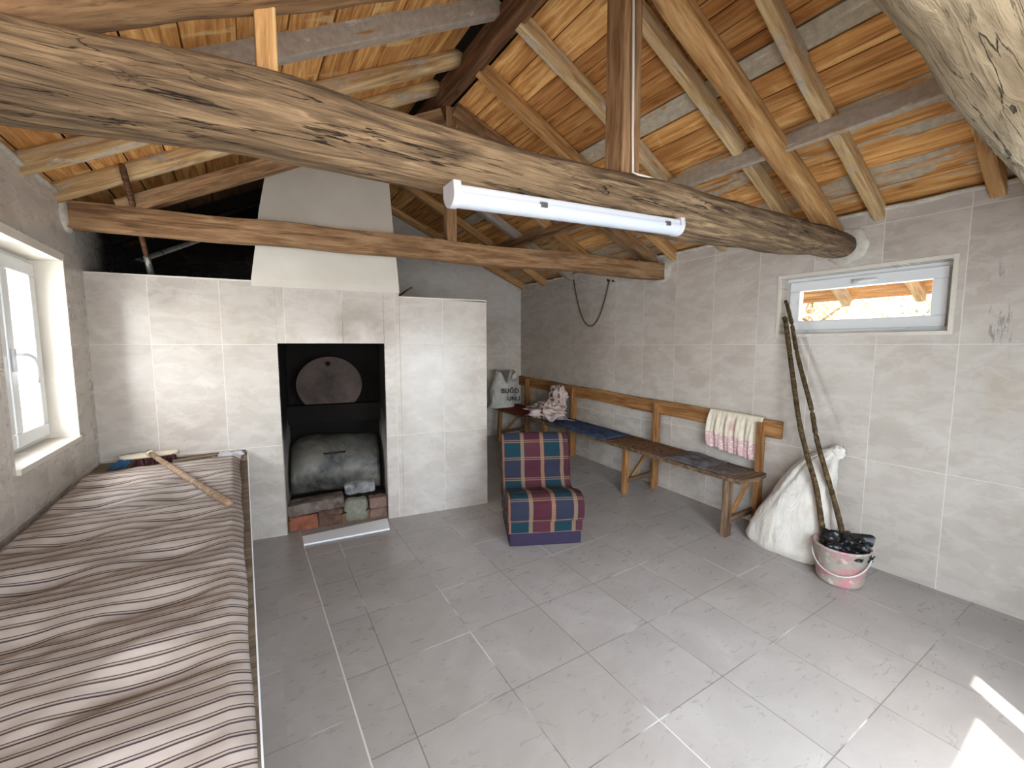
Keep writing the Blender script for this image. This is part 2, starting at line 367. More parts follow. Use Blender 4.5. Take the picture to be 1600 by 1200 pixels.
def gloc(o):
    v = Vector((0, 0, 0))
    while o: v += o.location if o.type == 'EMPTY' or o.get('_org') else Vector((0, 0, 0)); o = o.parent
    return v
def tag(o, label=None, cat=None, group=None, kind=None):
    if label: o['label'] = label
    if cat: o['category'] = cat
    if group: o['group'] = group
    if kind: o['kind'] = kind
    return o
def build(name, mb, mat, parent=None, smooth=False, org=None, mx=None, bevel=0, solid=0, sub=0):
    me = bpy.data.meshes.new(name)
    if parent is not None: org = gloc(parent); loc = Vector((0, 0, 0))
    else:
        if org is None and mx is None:
            xs = [v.x for v in mb.v]; ys = [v.y for v in mb.v]; zs = [v.z for v in mb.v]
            org = Vector(((min(xs)+max(xs))/2, (min(ys)+max(ys))/2, min(zs)))
        loc = org
    if mx is not None: vs = [tuple(v) for v in mb.v]
    else: vs = [tuple(v-Vector(org)) for v in mb.v]
    me.from_pydata(vs, [], mb.f); me.update()
    if mb.uv:
        ul = me.uv_layers.new(name='UVMap')
        for p in me.polygons:
            if p.index in mb.uv:
                for li, c in zip(p.loop_indices, mb.uv[p.index]): ul.data[li].uv = c
    for k, d in mb.at.items():
        a = me.attributes.new(k, 'FLOAT', 'FACE')
        for i, val in d.items(): a.data[i].value = val
    for p in me.polygons: p.use_smooth = smooth
    mats = mat if isinstance(mat, list) else [mat]
    for m in mats: me.materials.append(m)
    o = bpy.data.objects.new(name, me); COL.objects.link(o)
    if parent is not None:
        o.parent = parent
        if mx is not None: o.matrix_local = Matrix.Translation(-org) @ mx
    elif mx is not None: o.matrix_world = mx
    else: o.location = loc; o['_org'] = 1
    if bevel:
        b = o.modifiers.new('bevel', 'BEVEL'); b.width = bevel; b.segments = 2; b.limit_method = 'ANGLE'
    if solid:
        b = o.modifiers.new('solid', 'SOLIDIFY'); b.thickness = solid; b.offset = 0
    if sub:
        b = o.modifiers.new('sub', 'SUBSURF'); b.levels = sub; b.render_levels = sub
    return o
def thing(name, label, cat, loc, group=None):
    o = bpy.data.objects.new(name, None); o.empty_display_size = 0.1; COL.objects.link(o); o.location = loc
    return tag(o, label, cat, group)
def struct(name, mb, mat, **k): return tag(build(name, mb, mat, **k), kind='structure')

def frame_mx(p0, p1, up=(0, 0, 1)):
    x = (Vector(p1)-Vector(p0)).normalized(); z = Vector(up); y = z.cross(x).normalized(); z = x.cross(y)
    m = Matrix((x, y, z)).transposed().to_4x4(); m.translation = Vector(p0); return m
def timber_mb(L, w, h, w1=None, h1=None, wob=0.004, rnd=0.006, seed=0, n=None, exp=0, bend=0.0, rough=0.0, prof=None):
    # along local X, centred on the axis; exp=0 gives a rounded rectangle, otherwise a superellipse
    mb = MB(); w1 = w1 or w; h1 = h1 or h; k = n or max(6, int(L/0.12)); rings = []
    if exp:
        N = 28; sec = []
        for i in range(N):
            a = 2*math.pi*i/N; c, s_ = math.cos(a), math.sin(a)
            sec.append((math.copysign(abs(c)**(2/exp), c)*0.5, math.copysign(abs(s_)**(2/exp), s_)*0.5))
    else:
        sec = None
    for i in range(k+1):
        t = i/k; ww = w+(w1-w)*t; hh = h+(h1-h)*t
        if prof: f = prof(t); ww *= f; hh *= f
        oy = wob*noise.noise(Vector((t*L*1.7, seed*3.1, 0.3))); oz = wob*noise.noise(Vector((t*L*1.7, seed*3.1, 9.3))) + bend*math.sin(math.pi*t)
        ring = []
        if sec: pts = [(a*ww, b*hh) for a, b in sec]
        else:
            r = min(rnd, ww*0.4, hh*0.4); pts = []
            for cx, cy, a0 in ((ww/2-r, hh/2-r, 0), (-ww/2+r, hh/2-r, 90), (-ww/2+r, -hh/2+r, 180), (ww/2-r, -hh/2+r, 270)):
                for da in (0, 45, 90):
                    a = math.radians(a0+da); pts.append((cx+r*math.cos(a), cy+r*math.sin(a)))
        for (y, z) in pts:
            q = 1.0
            if rough:
                q += rough*noise.noise(Vector((t*L*2.1+seed, y*7, z*7))) + rough*0.45*noise.noise(Vector((t*L*8+seed, y*22, z*22)))
            ring.append(Vector((t*L, y*q+oy, z*q+oz)))
        rings.append(ring)
    mb.loft(rings)
    return mb
def timber(name, p0, p1, w, h, mat, label=None, cat=None, group=None, parent=None, up=(0, 0, 1), smooth=False, **k):
    L = (Vector(p1)-Vector(p0)).length
    o = build(name, timber_mb(L, w, h, **k), mat, parent, smooth=smooth, mx=frame_mx(p0, p1, up))
    if label: tag(o, label, cat, group)
    return o

# ------------------------------------------------------------ setting: floor and walls
mb = MB(); mb.grid(lambda u, v: (XL-0.1+u*(XR+0.15-XL+0.05), YB-0.1+v*7.1, fl(XL-0.1+u*(XR+0.2-XL), YB-0.1+v*7.1)), 60, 90)
struct('floor', mb, M['floor'], smooth=True, org=Vector((0, 0, 0)))

def wall_x(name, x0, x1, y0, y1, z0, z1, holes, mat):    # wall in a plane x = const, holes: (ya, yb, za, zb)
    mb = MB(); h = sorted(holes); y = y0
    for ya, yb, za, zb in h:
        mb.box(x0, x1, y, ya, z0, z1); mb.box(x0, x1, ya, yb, z0, za); mb.box(x0, x1, ya, yb, zb, z1); y = yb
    mb.box(x0, x1, y, y1, z0, z1)
    return struct(name, mb, mat, org=Vector((x0, y0, 0)))
wall_x('wall_left', XL-0.32, XL, YB-0.2, 7.0, -0.1, 2.50, [(2.76, 3.64, 1.0, 2.09)], M['tile_left'])
wall_x('wall_right', XR, XR+0.28, YB-0.2, 6.4, -0.15, 2.50, [(0.715, 1.69, 1.67, 2.115)], M['tile_right'])
# far gable wall, parallel to the fireplace front
P0 = Vector((XR+0.1, 5.46, 0)) - BD*0.0
def farp(x, z): t = (x-XR)/BD.x; return Vector((x, 5.46+BD.y*t, z))
xl, xr = XL-0.3, XR+0.28
mb = MB(); mb.prism([farp(xl, -0.1), farp(xr, -0.1), farp(xr, uR(xr)+0.06), farp(1.334, 3.62), farp(xl, uL(xl)+0.06)], BN*0.25)
struct('wall_far', mb, M['tile_far'], org=Vector((0, 5.5, 0)))
# wall behind the photographer, with the doorway and an added, unseen window to light the room
mb = MB(); yb0, yb1 = YB-0.22, YB; DX0, DX1, DZ = 1.20, 2.30, 2.05; WX0, WX1, WZ0, WZ1 = -0.6, 0.8, 1.0, 2.0
for x0, x1, z0, z1 in ((xl, WX0, -0.1, 2.4), (WX0, WX1, -0.1, WZ0), (WX0, WX1, WZ1, 2.4), (WX1, DX0, -0.1, 2.4), (DX0, DX1, DZ, 2.4), (DX1, xr, -0.1, 2.4)):
    mb.box(x0, x1, yb0, yb1, z0, z1)
mb.prism([(xl, yb0, 2.4), (xr, yb0, 2.4), (xr, yb0, uR(xr)+0.06), (1.334, yb0, 3.62), (xl, yb0, uL(xl)+0.06)], (0, yb1-yb0, 0))
struct('wall_back', mb, M['plaster'], org=Vector((0, YB, 0)))

# rough mortar line where the right wall meets the roof
mb = MB(); pts = []
for i in range(60):
    y = 0.2+i*0.09
    pts.append(Vector((XR-0.005, y, 2.50+0.012*noise.noise(Vector((y*5, 0, 0))))))
mb.tube(pts, [0.016+0.008*noise.noise(Vector((p.y*9, 3, 0))) for p in pts], 8)
struct('trim_1', mb, M['rough'], smooth=True, org=Vector((XR, 0, 2.5)))
mb = MB(); pts = []
for i in range(16):
    y = 2.3+i*0.09
    pts.append(Vector((XL+0.005, y, 2.485+0.012*noise.noise(Vector((y*5, 7, 0))))))
mb.tube(pts, [0.017+0.008*noise.noise(Vector((p.y*9, 5, 0))) for p in pts], 8)
struct('trim_2', mb, M['rough'], smooth=True, org=Vector((XL, 0, 2.5)))

# ------------------------------------------------------------ roof: boards, underlay
def boards(name, seams, zf, sgn, y0, y1, painted, tints, gaps):
    mb = MB(); nx = Vector((1, 0, zf(1.0)-zf(0.0))).normalized()
    up = Vector((-nx.z, 0, nx.x))
    mx = Matrix((Vector((0, 1, 0)), nx, Vector((0, 1, 0)).cross(nx))).transposed().to_4x4()
    # local x = along the boards, y = across, z = normal
    org = Vector((seams[0], y0, zf(seams[0]))); mx.translation = org
    nz = mx.to_3x3() @ Vector((0, 0, 1)); s_up = 1 if nz.z > 0 else -1
    for i in range(len(seams)-1):
        a = (seams[i]-seams[0])/nx.x; b = (seams[i+1]-seams[0])/nx.x
        g = gaps.get(i, 0.003+0.005*random.random()); g0 = g/2
        t = 0.018+0.006*random.random(); r = random.random()
        at = {'rnd': r, 'tint': tints.get(i, 0.35+0.4*random.random()), 'paint': painted.get(i, 0.0)}
        off = 0.004*random.random()
        L = y1-y0; n = 12; lo = []; hi = []
        for k in range(n+1):
            q = 0.004*noise.noise(Vector((k*0.9, i*5.5, 0)))
            lo.append(Vector((L*k/n, a+g0+q, 0))); hi.append(Vector((L*k/n, b-g0+q*0.7, 0)))
        for k in range(n):
            zz0 = s_up*off; zz1 = s_up*(off+t)
            mb.hexa([lo[k]+Vector((0,0,zz0)), lo[k+1]+Vector((0,0,zz0)), hi[k+1]+Vector((0,0,zz0)), hi[k]+Vector((0,0,zz0))],
                    [lo[k]+Vector((0,0,zz1)), lo[k+1]+Vector((0,0,zz1)), hi[k+1]+Vector((0,0,zz1)), hi[k]+Vector((0,0,zz1))], at)
    return tag(build(name, mb, M['boards'], mx=mx), kind='structure')
sr = [1.565, 1.725, 1.885, 1.975, 2.06, 2.14, 2.228, 2.326, 2.398, 2.537, 2.664, 2.773, 2.907, 3.07, 3.241, 3.394, 3.56, 3.72, 3.88, 4.05, 4.2, 4.36, 4.5, 4.66, 4.85]
boards('ceiling', sr, lambda x: uR(x)+0.095, 1, -0.6, 6.2,
       {8: 0.85, 12: 0.6, 13: 0.55, 15: 0.62, 16: 0.5, 10: 0.12}, {0: 0.75, 1: 0.8, 2: 0.3, 3: 0.22, 4: 0.3, 5: 0.2, 6: 0.25, 7: 0.15, 9: 0.8, 10: 0.45, 11: 0.7, 14: 0.85, 15: 0.6}, {8: 0.02, 9: 0.006, 0: 0.01})
sl = [-1.2, -1.04, -0.895, -0.71, -0.54, -0.355, -0.16, 0.05, 0.262, 0.478, 0.66, 0.833, 0.99, 1.15, 1.26, 1.37]
boards('ceiling', sl, lambda x: uL(x)+0.095, 1, -0.6, 7.0, {2: 0.35, 3: 0.12}, {1: 0.9, 2: 0.85, 3: 0.98, 4: 0.85, 5: 1.0, 6: 0.9, 7: 0.75, 8: 0.95, 9: 0.8, 10: 0.95, 11: 0.9, 12: 0.8}, {2: 0.014, 5: 0.012, 8: 0.016, 9: 0.014})
# dark roofing above the boards
mb = MB()
mb.hexa([(1.334, -0.75, 3.70), (4.92, -0.75, uR(4.92)+0.14), (4.92, 7.2, uR(4.92)+0.14), (1.334, 7.2, 3.70)],
        [(1.334, -0.75, 3.78), (4.92, -0.75, uR(4.92)+0.22), (4.92, 7.2, uR(4.92)+0.22), (1.334, 7.2, 3.78)])
mb.hexa([(-1.6, -0.75, uL(-1.6)+0.14), (1.334, -0.75, 3.70), (1.334, 7.2, 3.70), (-1.6, 7.2, uL(-1.6)+0.14)],
        [(-1.6, -0.75, uL(-1.6)+0.22), (1.334, -0.75, 3.78), (1.334, 7.2, 3.78), (-1.6, 7.2, uL(-1.6)+0.22)])
struct('ceiling', mb, M['void'], org=Vector((1.3, 0, 3.7)))

# ------------------------------------------------------------ roof timbers
G_R = None
def rafterR(y0, y1, w, h, mat, label, x0=1.50, x1=4.78, parent=None, seed=0, **k):
    d = h/2
    p0 = (x0, y0, uR(x0)+d*0.9); p1 = (x1, y1, uR(x1)+d*0.9)
    return timber('rafter', p0, p1, w, h+0.01, mat, label, 'rafter', 'rafters of the right roof slope', up=(0.42, 0, 0.9), seed=seed, **k)
def rafterL(y0, y1, w, h, mat, label, seed=0, x0=-1.15, x1=1.43, **k):   # y0 at the wall, y1 at the ridge
    d = h/2; f = lambda x: y0+(y1-y0)*(x+0.89)/2.3
    return timber('rafter', (x0, f(x0), uL(x0)+d*0.9), (x1, f(x1), uL(x1)+d*0.9), w, h+0.01, mat, label, 'rafter', 'rafters of the left roof slope', up=(-0.45, 0, 0.9), seed=seed, **k)
rafterR(-0.05, -0.05, 0.06, 0.085, M['rafter'], 'sawn rafter over the pale close log, nearest the back wall on the right slope', seed=1)
rafterR(0.58, 0.56, 0.065, 0.085, M['rafter'], 'orange rafter on the right slope disappearing behind the pale close log', seed=2, wob=0.02)
rafterR(1.13, 1.09, 0.06, 0.085, M['rafter_pale'], 'pale rough-edged rafter on the right slope ending above the small window', seed=3, wob=0.025)
rafterR(1.64, 1.60, 0.06, 0.09, M['rafter_pale'], 'pale saw-marked rafter right behind the diagonal orange brace', seed=4, wob=0.015)
rafterR(2.22, 2.17, 0.06, 0.09, M['rafter_pale'], 'pale rafter on the right slope passing behind the tall middle post', seed=5, wob=0.015)
rafterR(2.74, 2.70, 0.062, 0.09, M['rafter'], 'orange rafter on the right slope, first one left of the tall post', seed=6)
rafterR(3.70, 3.70, 0.06, 0.085, M['rafter'], 'thin orange rafter on the right slope just beyond the second tie beam', seed=8)
rafterR(4.28, 4.28, 0.07, 0.085, M['rafter_grey'], 'grey painted rafter seen under the strip lamp', seed=9)
rafterR(4.86, 4.86, 0.06, 0.085, M['rafter'], 'brown rafter under the lamp, next to the far gable', seed=10)
g0, g1 = farp(1.6, 0), farp(4.0, 0)
timber('rafter', (g0.x, g0.y-0.05, uR(g0.x)+0.045), (3.9, farp(3.9, 0).y-0.05, uR(3.9)+0.045), 0.06, 0.095, M['rafter'], 'orange rafter lying along the far gable wall', 'rafter', 'rafters of the right roof slope', up=(0.42, 0, 0.9), seed=11)
rafterL(1.25, 1.10, 0.10, 0.11, M['rafter_pale'], 'round rafter on the left slope above the brown round brace', seed=20, exp=2.5)
rafterL(1.95, 1.80, 0.08, 0.09, M['rafter_grey'], 'left slope rafter just behind the brown round brace', seed=21)
rafterL(2.62, 2.36, 0.07, 0.10, M['rafter_grey'], 'grey painted left slope rafter crossed by the short post', seed=22)
rafterL(3.18, 2.90, 0.10, 0.10, M['rafter_pale'], 'whitewashed round rafter in the middle of the left slope', seed=23, exp=2.6, rough=0.05, smooth=True)
rafterL(3.66, 3.30, 0.095, 0.10, M['rafter_pale'], 'whitewashed round rafter ending near the tall tool handle', seed=24, exp=2.6, rough=0.05, smooth=True)
rafterL(4.95, 4.8, 0.09, 0.09, M['soot'], 'dark rafter behind the left end of the tie beam', seed=25)  # this rafter and the next are near-black all over
rafterL(5.6, 5.35, 0.09, 0.09, M['soot'], 'black rafter deep above the loft', seed=26)

timber('ridge_beam', (1.465, -0.55, 3.535), (1.465, 5.75, 3.60), 0.09, 0.16, M['beam_dark'], 'dark square ridge beam running under the peak of the roof', 'beam', wob=0.01, n=30, seed=30)
timber('purlin', (2.84, 0.0, 2.80), (2.84, 2.52, 2.80), 0.03, 0.11, M['rafter_grey'], 'grey and orange plank purlin crossing under the right slope rafters', 'purlin', up=(0.25, 0, 1), seed=31)
timber('purlin', (2.86, 2.60, 2.79), (2.80, 4.75, 2.80), 0.04, 0.11, M['beam'], 'brown purlin seen under the strip lamp, rising from the tie beam', 'purlin', up=(0.25, 0, 1), seed=32)

# the great log and the other two tie beams
def logprof(t): return 1+0.05*math.sin(t*9)+0.04*math.sin(t*17+1)
def bentlog(name, pts, w, mat, label, seed, rough, n=160, flat=2.4):
    # pts: (x, y, z, diameter) along the log
    X0, X1 = pts[0][0], pts[-1][0]; mb = MB(); rings = []
    def at(x):
        for a, b in zip(pts, pts[1:]):
            if x <= b[0]: t = (x-a[0])/(b[0]-a[0]); t = t*t*(3-2*t); return [a[k]+(b[k]-a[k])*t for k in (1, 2, 3)]
        return pts[-1][1:]
    for i in range(n+1):
        x = X0+(X1-X0)*i/n; y, z, d = at(x); ring = []
        endr = min(1.0, 0.80+(X1-0.07-x)*4) if x > X1-0.12 else 1.0
        for k in range(40):
            a = 2*math.pi*k/40; c, s_ = math.cos(a), math.sin(a)
            py = math.copysign(abs(c)**(2/flat), c)*0.5*d*w*endr; pz = math.copysign(abs(s_)**(2/flat), s_)*0.5*d*endr
            q = 1+rough*noise.noise(Vector((x*1.6+seed, py*8, pz*8)))+rough*0.5*noise.noise(Vector((x*6+seed, py*20, pz*20)))+rough*0.22*noise.noise(Vector((x*16+seed, py*60, pz*60)))
            ring.append(Vector((x-X0, y-pts[0][1]+py*q, z-pts[0][2]+pz*q)))
        rings.append(ring)
    mb.loft(rings); mx = Matrix.Translation(Vector(pts[0][:3]))
    return tag(build(name, mb, mat, smooth=True, mx=mx), label, 'beam')
bentlog('log_beam', [(-1.1, 1.34, 2.12, 0.20), (-0.38, 1.32, 2.135, 0.185), (0.09, 1.30, 2.175, 0.195), (0.38, 1.30, 2.172, 0.178), (0.84, 1.30, 2.17, 0.185), (1.14, 1.30, 2.182, 0.202), (1.75, 1.30, 2.21, 0.218), (2.65, 1.28, 2.235, 0.20), (3.40, 1.27, 2.275, 0.170), (3.74, 1.27, 2.285, 0.150)],
        1.1, M['log'], 'great crooked grey log spanning the whole room above the strip lamp', 40, 0.10)
bentlog('log_beam', [(-1.1, 0.16, 2.23, 0.27), (1.0, 0.175, 2.235, 0.275), (2.0, 0.19, 2.25, 0.285), (2.7, 0.185, 2.245, 0.27), (3.74, 0.20, 2.27, 0.25)],
        1.0, M['log_pale'], 'pale cracked log close to the camera in the upper right corner', 41, 0.085)
tb0, tb1 = Vector((-0.98, 3.79, 2.40)), Vector((3.75, 2.83, 2.338))
timber('tie_beam', tb0, tb1, 0.10, 0.165, M['beam'], 'squared brown tie beam crossing in front of the chimney hood', 'beam', seed=42, wob=0.02, n=50, bend=-0.0)
def tb(x, z): t = (x-tb0.x)/(tb1.x-tb0.x); return Vector((x, tb0.y+(tb1.y-tb0.y)*t, z))
# mortar around the beam ends
for c, r, lab in (((XR-0.012, 2.85, 2.345), 0.11, 1), ((XR-0.01, 1.27, 2.29), 0.125, 2), ((XL+0.01, 3.775, 2.40), 0.11, 3)):
    mb = MB(); rings = []
    for dx, q in ((-0.012, 0.8), (0.0, 1.0), (0.022, 1.12)):
        rings.append([Vector((c[0]+(dx if c[0] > 0 else -dx), c[1]+math.cos(a)*r*q*(1+0.12*noise.noise(Vector((a*2, lab, 0)))), c[2]+math.sin(a)*r*q*(1+0.15*noise.noise(Vector((a*2, lab, 5)))))) for a in [2*math.pi*i/28 for i in range(28)]])
    mb.loft(rings)
    struct('trim_%d' % (lab+2), mb, M['rough'], smooth=True)

timber('king_post', (1.405, 1.315, 2.27), (1.415, 1.315, 3.46), 0.105, 0.105, M['beam'], 'tall brown squared post standing on the great log', 'post', up=(0, 1, 0), wob=0.015, seed=43)
timber('king_post', tb(1.51, 2.41)+Vector((0, 0, 0)), tb(1.51, 3.50), 0.085, 0.085, M['beam'], 'short post on the tie beam holding the far end of the ridge', 'post', up=(0, 1, 0), seed=44)
timber('principal_rafter', (1.50, 1.40, uR(1.50)-0.075), (3.70, 1.34, uR(3.70)-0.075), 0.125, 0.11, M['rafter'], 'thick round-edged orange brace running from the tall post down to the log end', 'brace', up=(0.42, 0, 0.9), rnd=0.03, wob=0.02, seed=45)
timber('principal_rafter', (-0.62, 1.33, 2.15), (1.38, 1.33, 3.26), 0.15, 0.17, M['log_brown'], 'brown round brace rising from the left end of the great log', 'brace', up=(-0.45, 0, 0.9), exp=2.6, rough=0.14, wob=0.05, n=60, smooth=True, seed=46)
timber('strut', (0.09, 1.33, 2.22), (0.09, 1.33, 2.50), 0.05, 0.05, M['rafter'], 'short square strut between the great log and the brown round brace', 'strut', up=(0, 1, 0), seed=47)
timber('principal_rafter', tb(1.55, uR(1.55)+0.03), (3.70, 2.95, 2.46), 0.10, 0.11, M['beam'], 'broad brown rafter meeting the right end of the tie beam', 'brace', up=(0.42, 0, 0.9), seed=48)
timber('principal_rafter', tb(-0.62, 2.46), tb(1.45, 3.43), 0.09, 0.10, M['beam'], 'brown brace rising left of the chimney hood from the tie beam', 'brace', up=(-0.45, 0, 0.9), seed=49)

# ------------------------------------------------------------ windows and door
def bar_frame_x(mb, x0, x1, y0, y1, z0, z1, w):
    mb.box(x0, x1, y0, y1, z0, z0+w); mb.box(x0, x1, y0, y1, z1-w, z1); mb.box(x0, x1, y0, y0+w, z0+w, z1-w); mb.box(x0, x1, y1-w, y1, z0+w, z1-w)
# left window: two sashes
wr = MB(); bar_frame_x(wr, -1.09, -1.03, 2.76, 3.64, 1.0, 2.09, 0.045)
w1 = struct('window_1', wr, M['pvc'], bevel=0.004)
for (ya, yb) in ((2.80, 3.17), (3.185, 3.60)):
    mb = MB(); bar_frame_x(mb, -1.065, -1.005, ya, yb, 1.04, 2.05, 0.075); sash = build('sash', mb, M['pvc'], w1, bevel=0.006)
    mb = MB(); mb.box(-1.045, -1.037, ya+0.07, yb-0.07, 1.11, 1.98); build('pane', mb, M['glass'], sash)
mb = MB(); mb.box(-1.005, -0.992, 3.20, 3.225, 1.44, 1.56)
mb.tube([(-0.99, 3.212, 1.53), (-0.965, 3.215, 1.53), (-0.955, 3.24, 1.528), (-0.952, 3.29, 1.51), (-0.952, 3.325, 1.47), (-0.955, 3.335, 1.41), (-0.958, 3.33, 1.37)], [0.009, 0.009, 0.010, 0.011, 0.011, 0.010, 0.008], 10)
tag(build('handle', mb, M['pvc'], w1, smooth=True), 'white curved lever handle')
mb = MB(); mb.box(-1.03, -0.875, 2.762, 3.638, 0.985, 1.014); build('sill', mb, M['sill'], w1, bevel=0.003)
mb = MB()
mb.hexa([(-1.03, 2.762, 2.075), (-0.89, 2.762, 2.085), (-0.89, 3.638, 2.085), (-1.03, 3.638, 2.075)], [(-1.03, 2.762, 2.095), (-0.885, 2.762, 2.13), (-0.885, 3.66, 2.13), (-1.03, 3.638, 2.095)])
mb.box(-1.03, -0.886, 3.625, 3.645, 1.0, 2.1); build('reveal', mb, M['plaster'], w1)
# right window: one low bottom-hung sash
wr = MB(); bar_frame_x(wr, 3.81, 3.87, 0.715, 1.69, 1.67, 2.115, 0.04); w2 = struct('window_2', wr, M['pvc'], bevel=0.004)
mb = MB(); bar_frame_x(mb, 3.785, 3.85, 0.745, 1.66, 1.70, 2.085, 0.075); sash = build('sash', mb, M['pvc'], w2, bevel=0.006)
mb = MB(); mb.box(3.82, 3.828, 0.81, 1.60, 1.765, 2.02); build('pane', mb, M['glass'], sash)
mb = MB(); mb.tube([(3.775, 1.21, 2.045), (3.765, 1.20, 2.045), (3.763, 1.10, 2.042)], 0.009, 8); mb.box(3.775, 3.79, 1.18, 1.25, 2.03, 2.06)
tag(build('handle', mb, M['pvc'], w2, smooth=True), 'white turning handle on the top rail')
mb = MB(); mb.box(3.775, 3.79, 1.53, 1.60, 1.69, 1.70); mb.box(3.775, 3.79, 0.93, 1.00, 1.69, 1.70); build('hinge', mb, M['pvc'], w2)
mb = MB()
for y0, y1, z0, z1 in ((0.69, 0.715, 1.645, 2.14), (1.69, 1.715, 1.645, 2.14), (0.715, 1.69, 1.645, 1.67), (0.715, 1.69, 2.115, 2.14)): mb.box(3.695, 3.703, y0, y1, z0, z1)
struct('trim_6', mb, M['plaster'], bevel=0.002)
# added, unseen back window and the double door, both behind the photographer
def bar_frame_y(mb, y0, y1, x0, x1, z0, z1, w):
    mb.box(x0, x1, y0, y1, z0, z0+w); mb.box(x0, x1, y0, y1, z1-w, z1); mb.box(x0, x0+w, y0, y1, z0+w, z1-w); mb.box(x1-w, x1, y0, y1, z0+w, z1-w)
mb = MB(); bar_frame_y(mb, -0.55, -0.49, WX0, WX1, WZ0, WZ1, 0.06); mb.box(0.07, 0.13, -0.55, -0.49, WZ0, WZ1); w3 = struct('window_added', mb, M['pvc'])
mb = MB(); mb.box(WX0+0.05, WX1-0.05, -0.523, -0.517, WZ0+0.05, WZ1-0.05); build('pane', mb, M['glass'], w3)
mb = MB(); mb.box(DX0-0.0, DX0+0.05, -0.62, -0.52, 0, DZ); mb.box(DX1-0.05, DX1, -0.62, -0.52, 0, DZ); mb.box(DX0, DX1, -0.62, -0.52, DZ-0.02, DZ+0.02); d1 = struct('door_1', mb, M['pvc'])
mb = MB(); mb.box(1.76, 1.89, -0.60, -0.55, 0.02, DZ-0.05); mb.box(2.04, 2.25, -0.60, -0.55, 0.02, DZ-0.05); mb.box(1.89, 2.04, -0.60, -0.55, 0.02, 0.35); mb.box(1.25, 1.76, -0.60, -0.55, 1.87, DZ-0.05); leaf = build('leaf', mb, M['pvc'], d1)  # unseen panels and header, sized to shape the sun patches on the floor
mb = MB(); mb.box(1.89, 2.04, -0.578, -0.572, 0.35, DZ-0.05); build('pane', mb, M['glass'], leaf)

# ------------------------------------------------------------ fireplace
S0, S1 = -2.93, 0.0; OA, OB, OZ = -1.78, -0.955, 1.595; TOPL, TOPR, SSTEP = 2.07, 2.02, -0.82
fpr = thing('fireplace', 'marble-tiled masonry fireplace with a black open mouth and a white chimney hood', 'fireplace', (0.65, 3.75, 0))
D = 0.75
mb = MB()
mb.fbox(S0, OA, 0, D, -0.05, TOPL); mb.fbox(OA, OB, 0, D, OZ, TOPL-0.005); mb.fbox(OB, SSTEP, 0, D, -0.05, TOPL-0.01)
mb.hexa([fw(SSTEP, -0.05, 0), fw(S1, -0.05, 0), fw(S1, -0.05, D), fw(SSTEP, -0.05, D)], [fw(SSTEP, 2.012, 0), fw(S1, 1.99, 0), fw(S1, 1.99, D), fw(SSTEP, 2.012, D)])
build('tiled_front', mb, M['tile_fp'], fpr, bevel=0.002)
mb = MB(); mb.fbox(S0, -1.934, -0.004, 0.12, TOPL, TOPL+0.012); build('top_edge', mb, M['plaster'], fpr)
mb = MB(); mb.fbox(SSTEP, S1, -0.004, 0.1, 2.0, 2.012); build('top_edge', mb, M['plaster'], fpr)
mb = MB()   # smoke chamber lining
e = 0.004
mb.fbox(OA-0.002, OA+e, 0.02, 0.62, 0.85, OZ); mb.fbox(OB-e, OB+0.002, 0.02, 0.62, 0.95, OZ)
mb.fbox(OA, OB, 0.02, 0.62, OZ-e, OZ+0.01)
mb.fbox(OA, OB, 0.60, 0.64, 0.0, OZ); mb.fbox(OA, OB, 0.45, 0.60, 0.85, 1.02)
tag(build('smoke_chamber', mb, M['soot'], fpr), 'soot-black lining of the fire mouth')
def sidemat():
    t = NT('sooty_side', 0.5, 0.4); P = t.pos(); x, y, z = t.sep(P)
    m = t.smooth(t.math('ADD', z, t.math('MULTIPLY', t.noise(P, 5, 4), 0.4)), 0.75, 1.2)
    return t.base(t.mix(m, C(150, 142, 134), C(22, 18, 16)))
M['sooty'] = sidemat()
mb = MB(); mb.fbox(OA-0.004, OA+0.006, 0.004, 0.60, 0, 1.0); build('mouth_side', mb, M['sooty'], fpr)
mb = MB(); mb.fbox(OB-0.006, OB+0.004, 0.004, 0.60, 0, 1.1); build('mouth_side', mb, M['sooty'], fpr)
# back hatch: round soot-stained disc cut flat below
def sheet(name, base, dark, rough=0.55, metal=0.3, sc=5):
    t = NT(name, rough, 0.4); t.b.inputs['Metallic'].default_value = metal
    n = t.noise(t.obj(), sc, 6, 0.65, 0.5); t.bump(t.noise(t.obj(), 40, 4), 0.15, 0.003)
    return t.base(t.ramp(n, [(0.35, dark), (0.5, tuple((a+b)/2 for a, b in zip(base, dark))), (0.66, base)]))
M['disc'] = sheet('sooty_disc', C(76, 62, 56), C(44, 34, 30), 0.8, 0.0)
M['drum'] = sheet('burnt_drum_sheet', C(112, 108, 98), C(38, 37, 38), 0.5, 0.35, 4)
hd = thing('oven_lid', 'round sooty metal lid with a small hole, standing on the inner ledge of the fireplace', 'lid', fw(-1.41, 1.02, 0.50))
mb = MB(); pts = []
R = 0.285; c0 = 1.21
for i in range(40):
    a = math.radians(-42+264*i/39); pts.append(fw(-1.41+R*math.cos(a), c0+R*0.93*math.sin(a), 0.44))
mb.prism(pts, BN*0.02)
build('plate', mb, M['disc'], hd, bevel=0.003)
mb = MB(); mb.tube([fw(-1.42, c0+0.20, 0.425), fw(-1.42, c0+0.20, 0.446)], 0.023, 16); tag(build('vent_hole', mb, M['soot'], hd), 'black round vent hole')
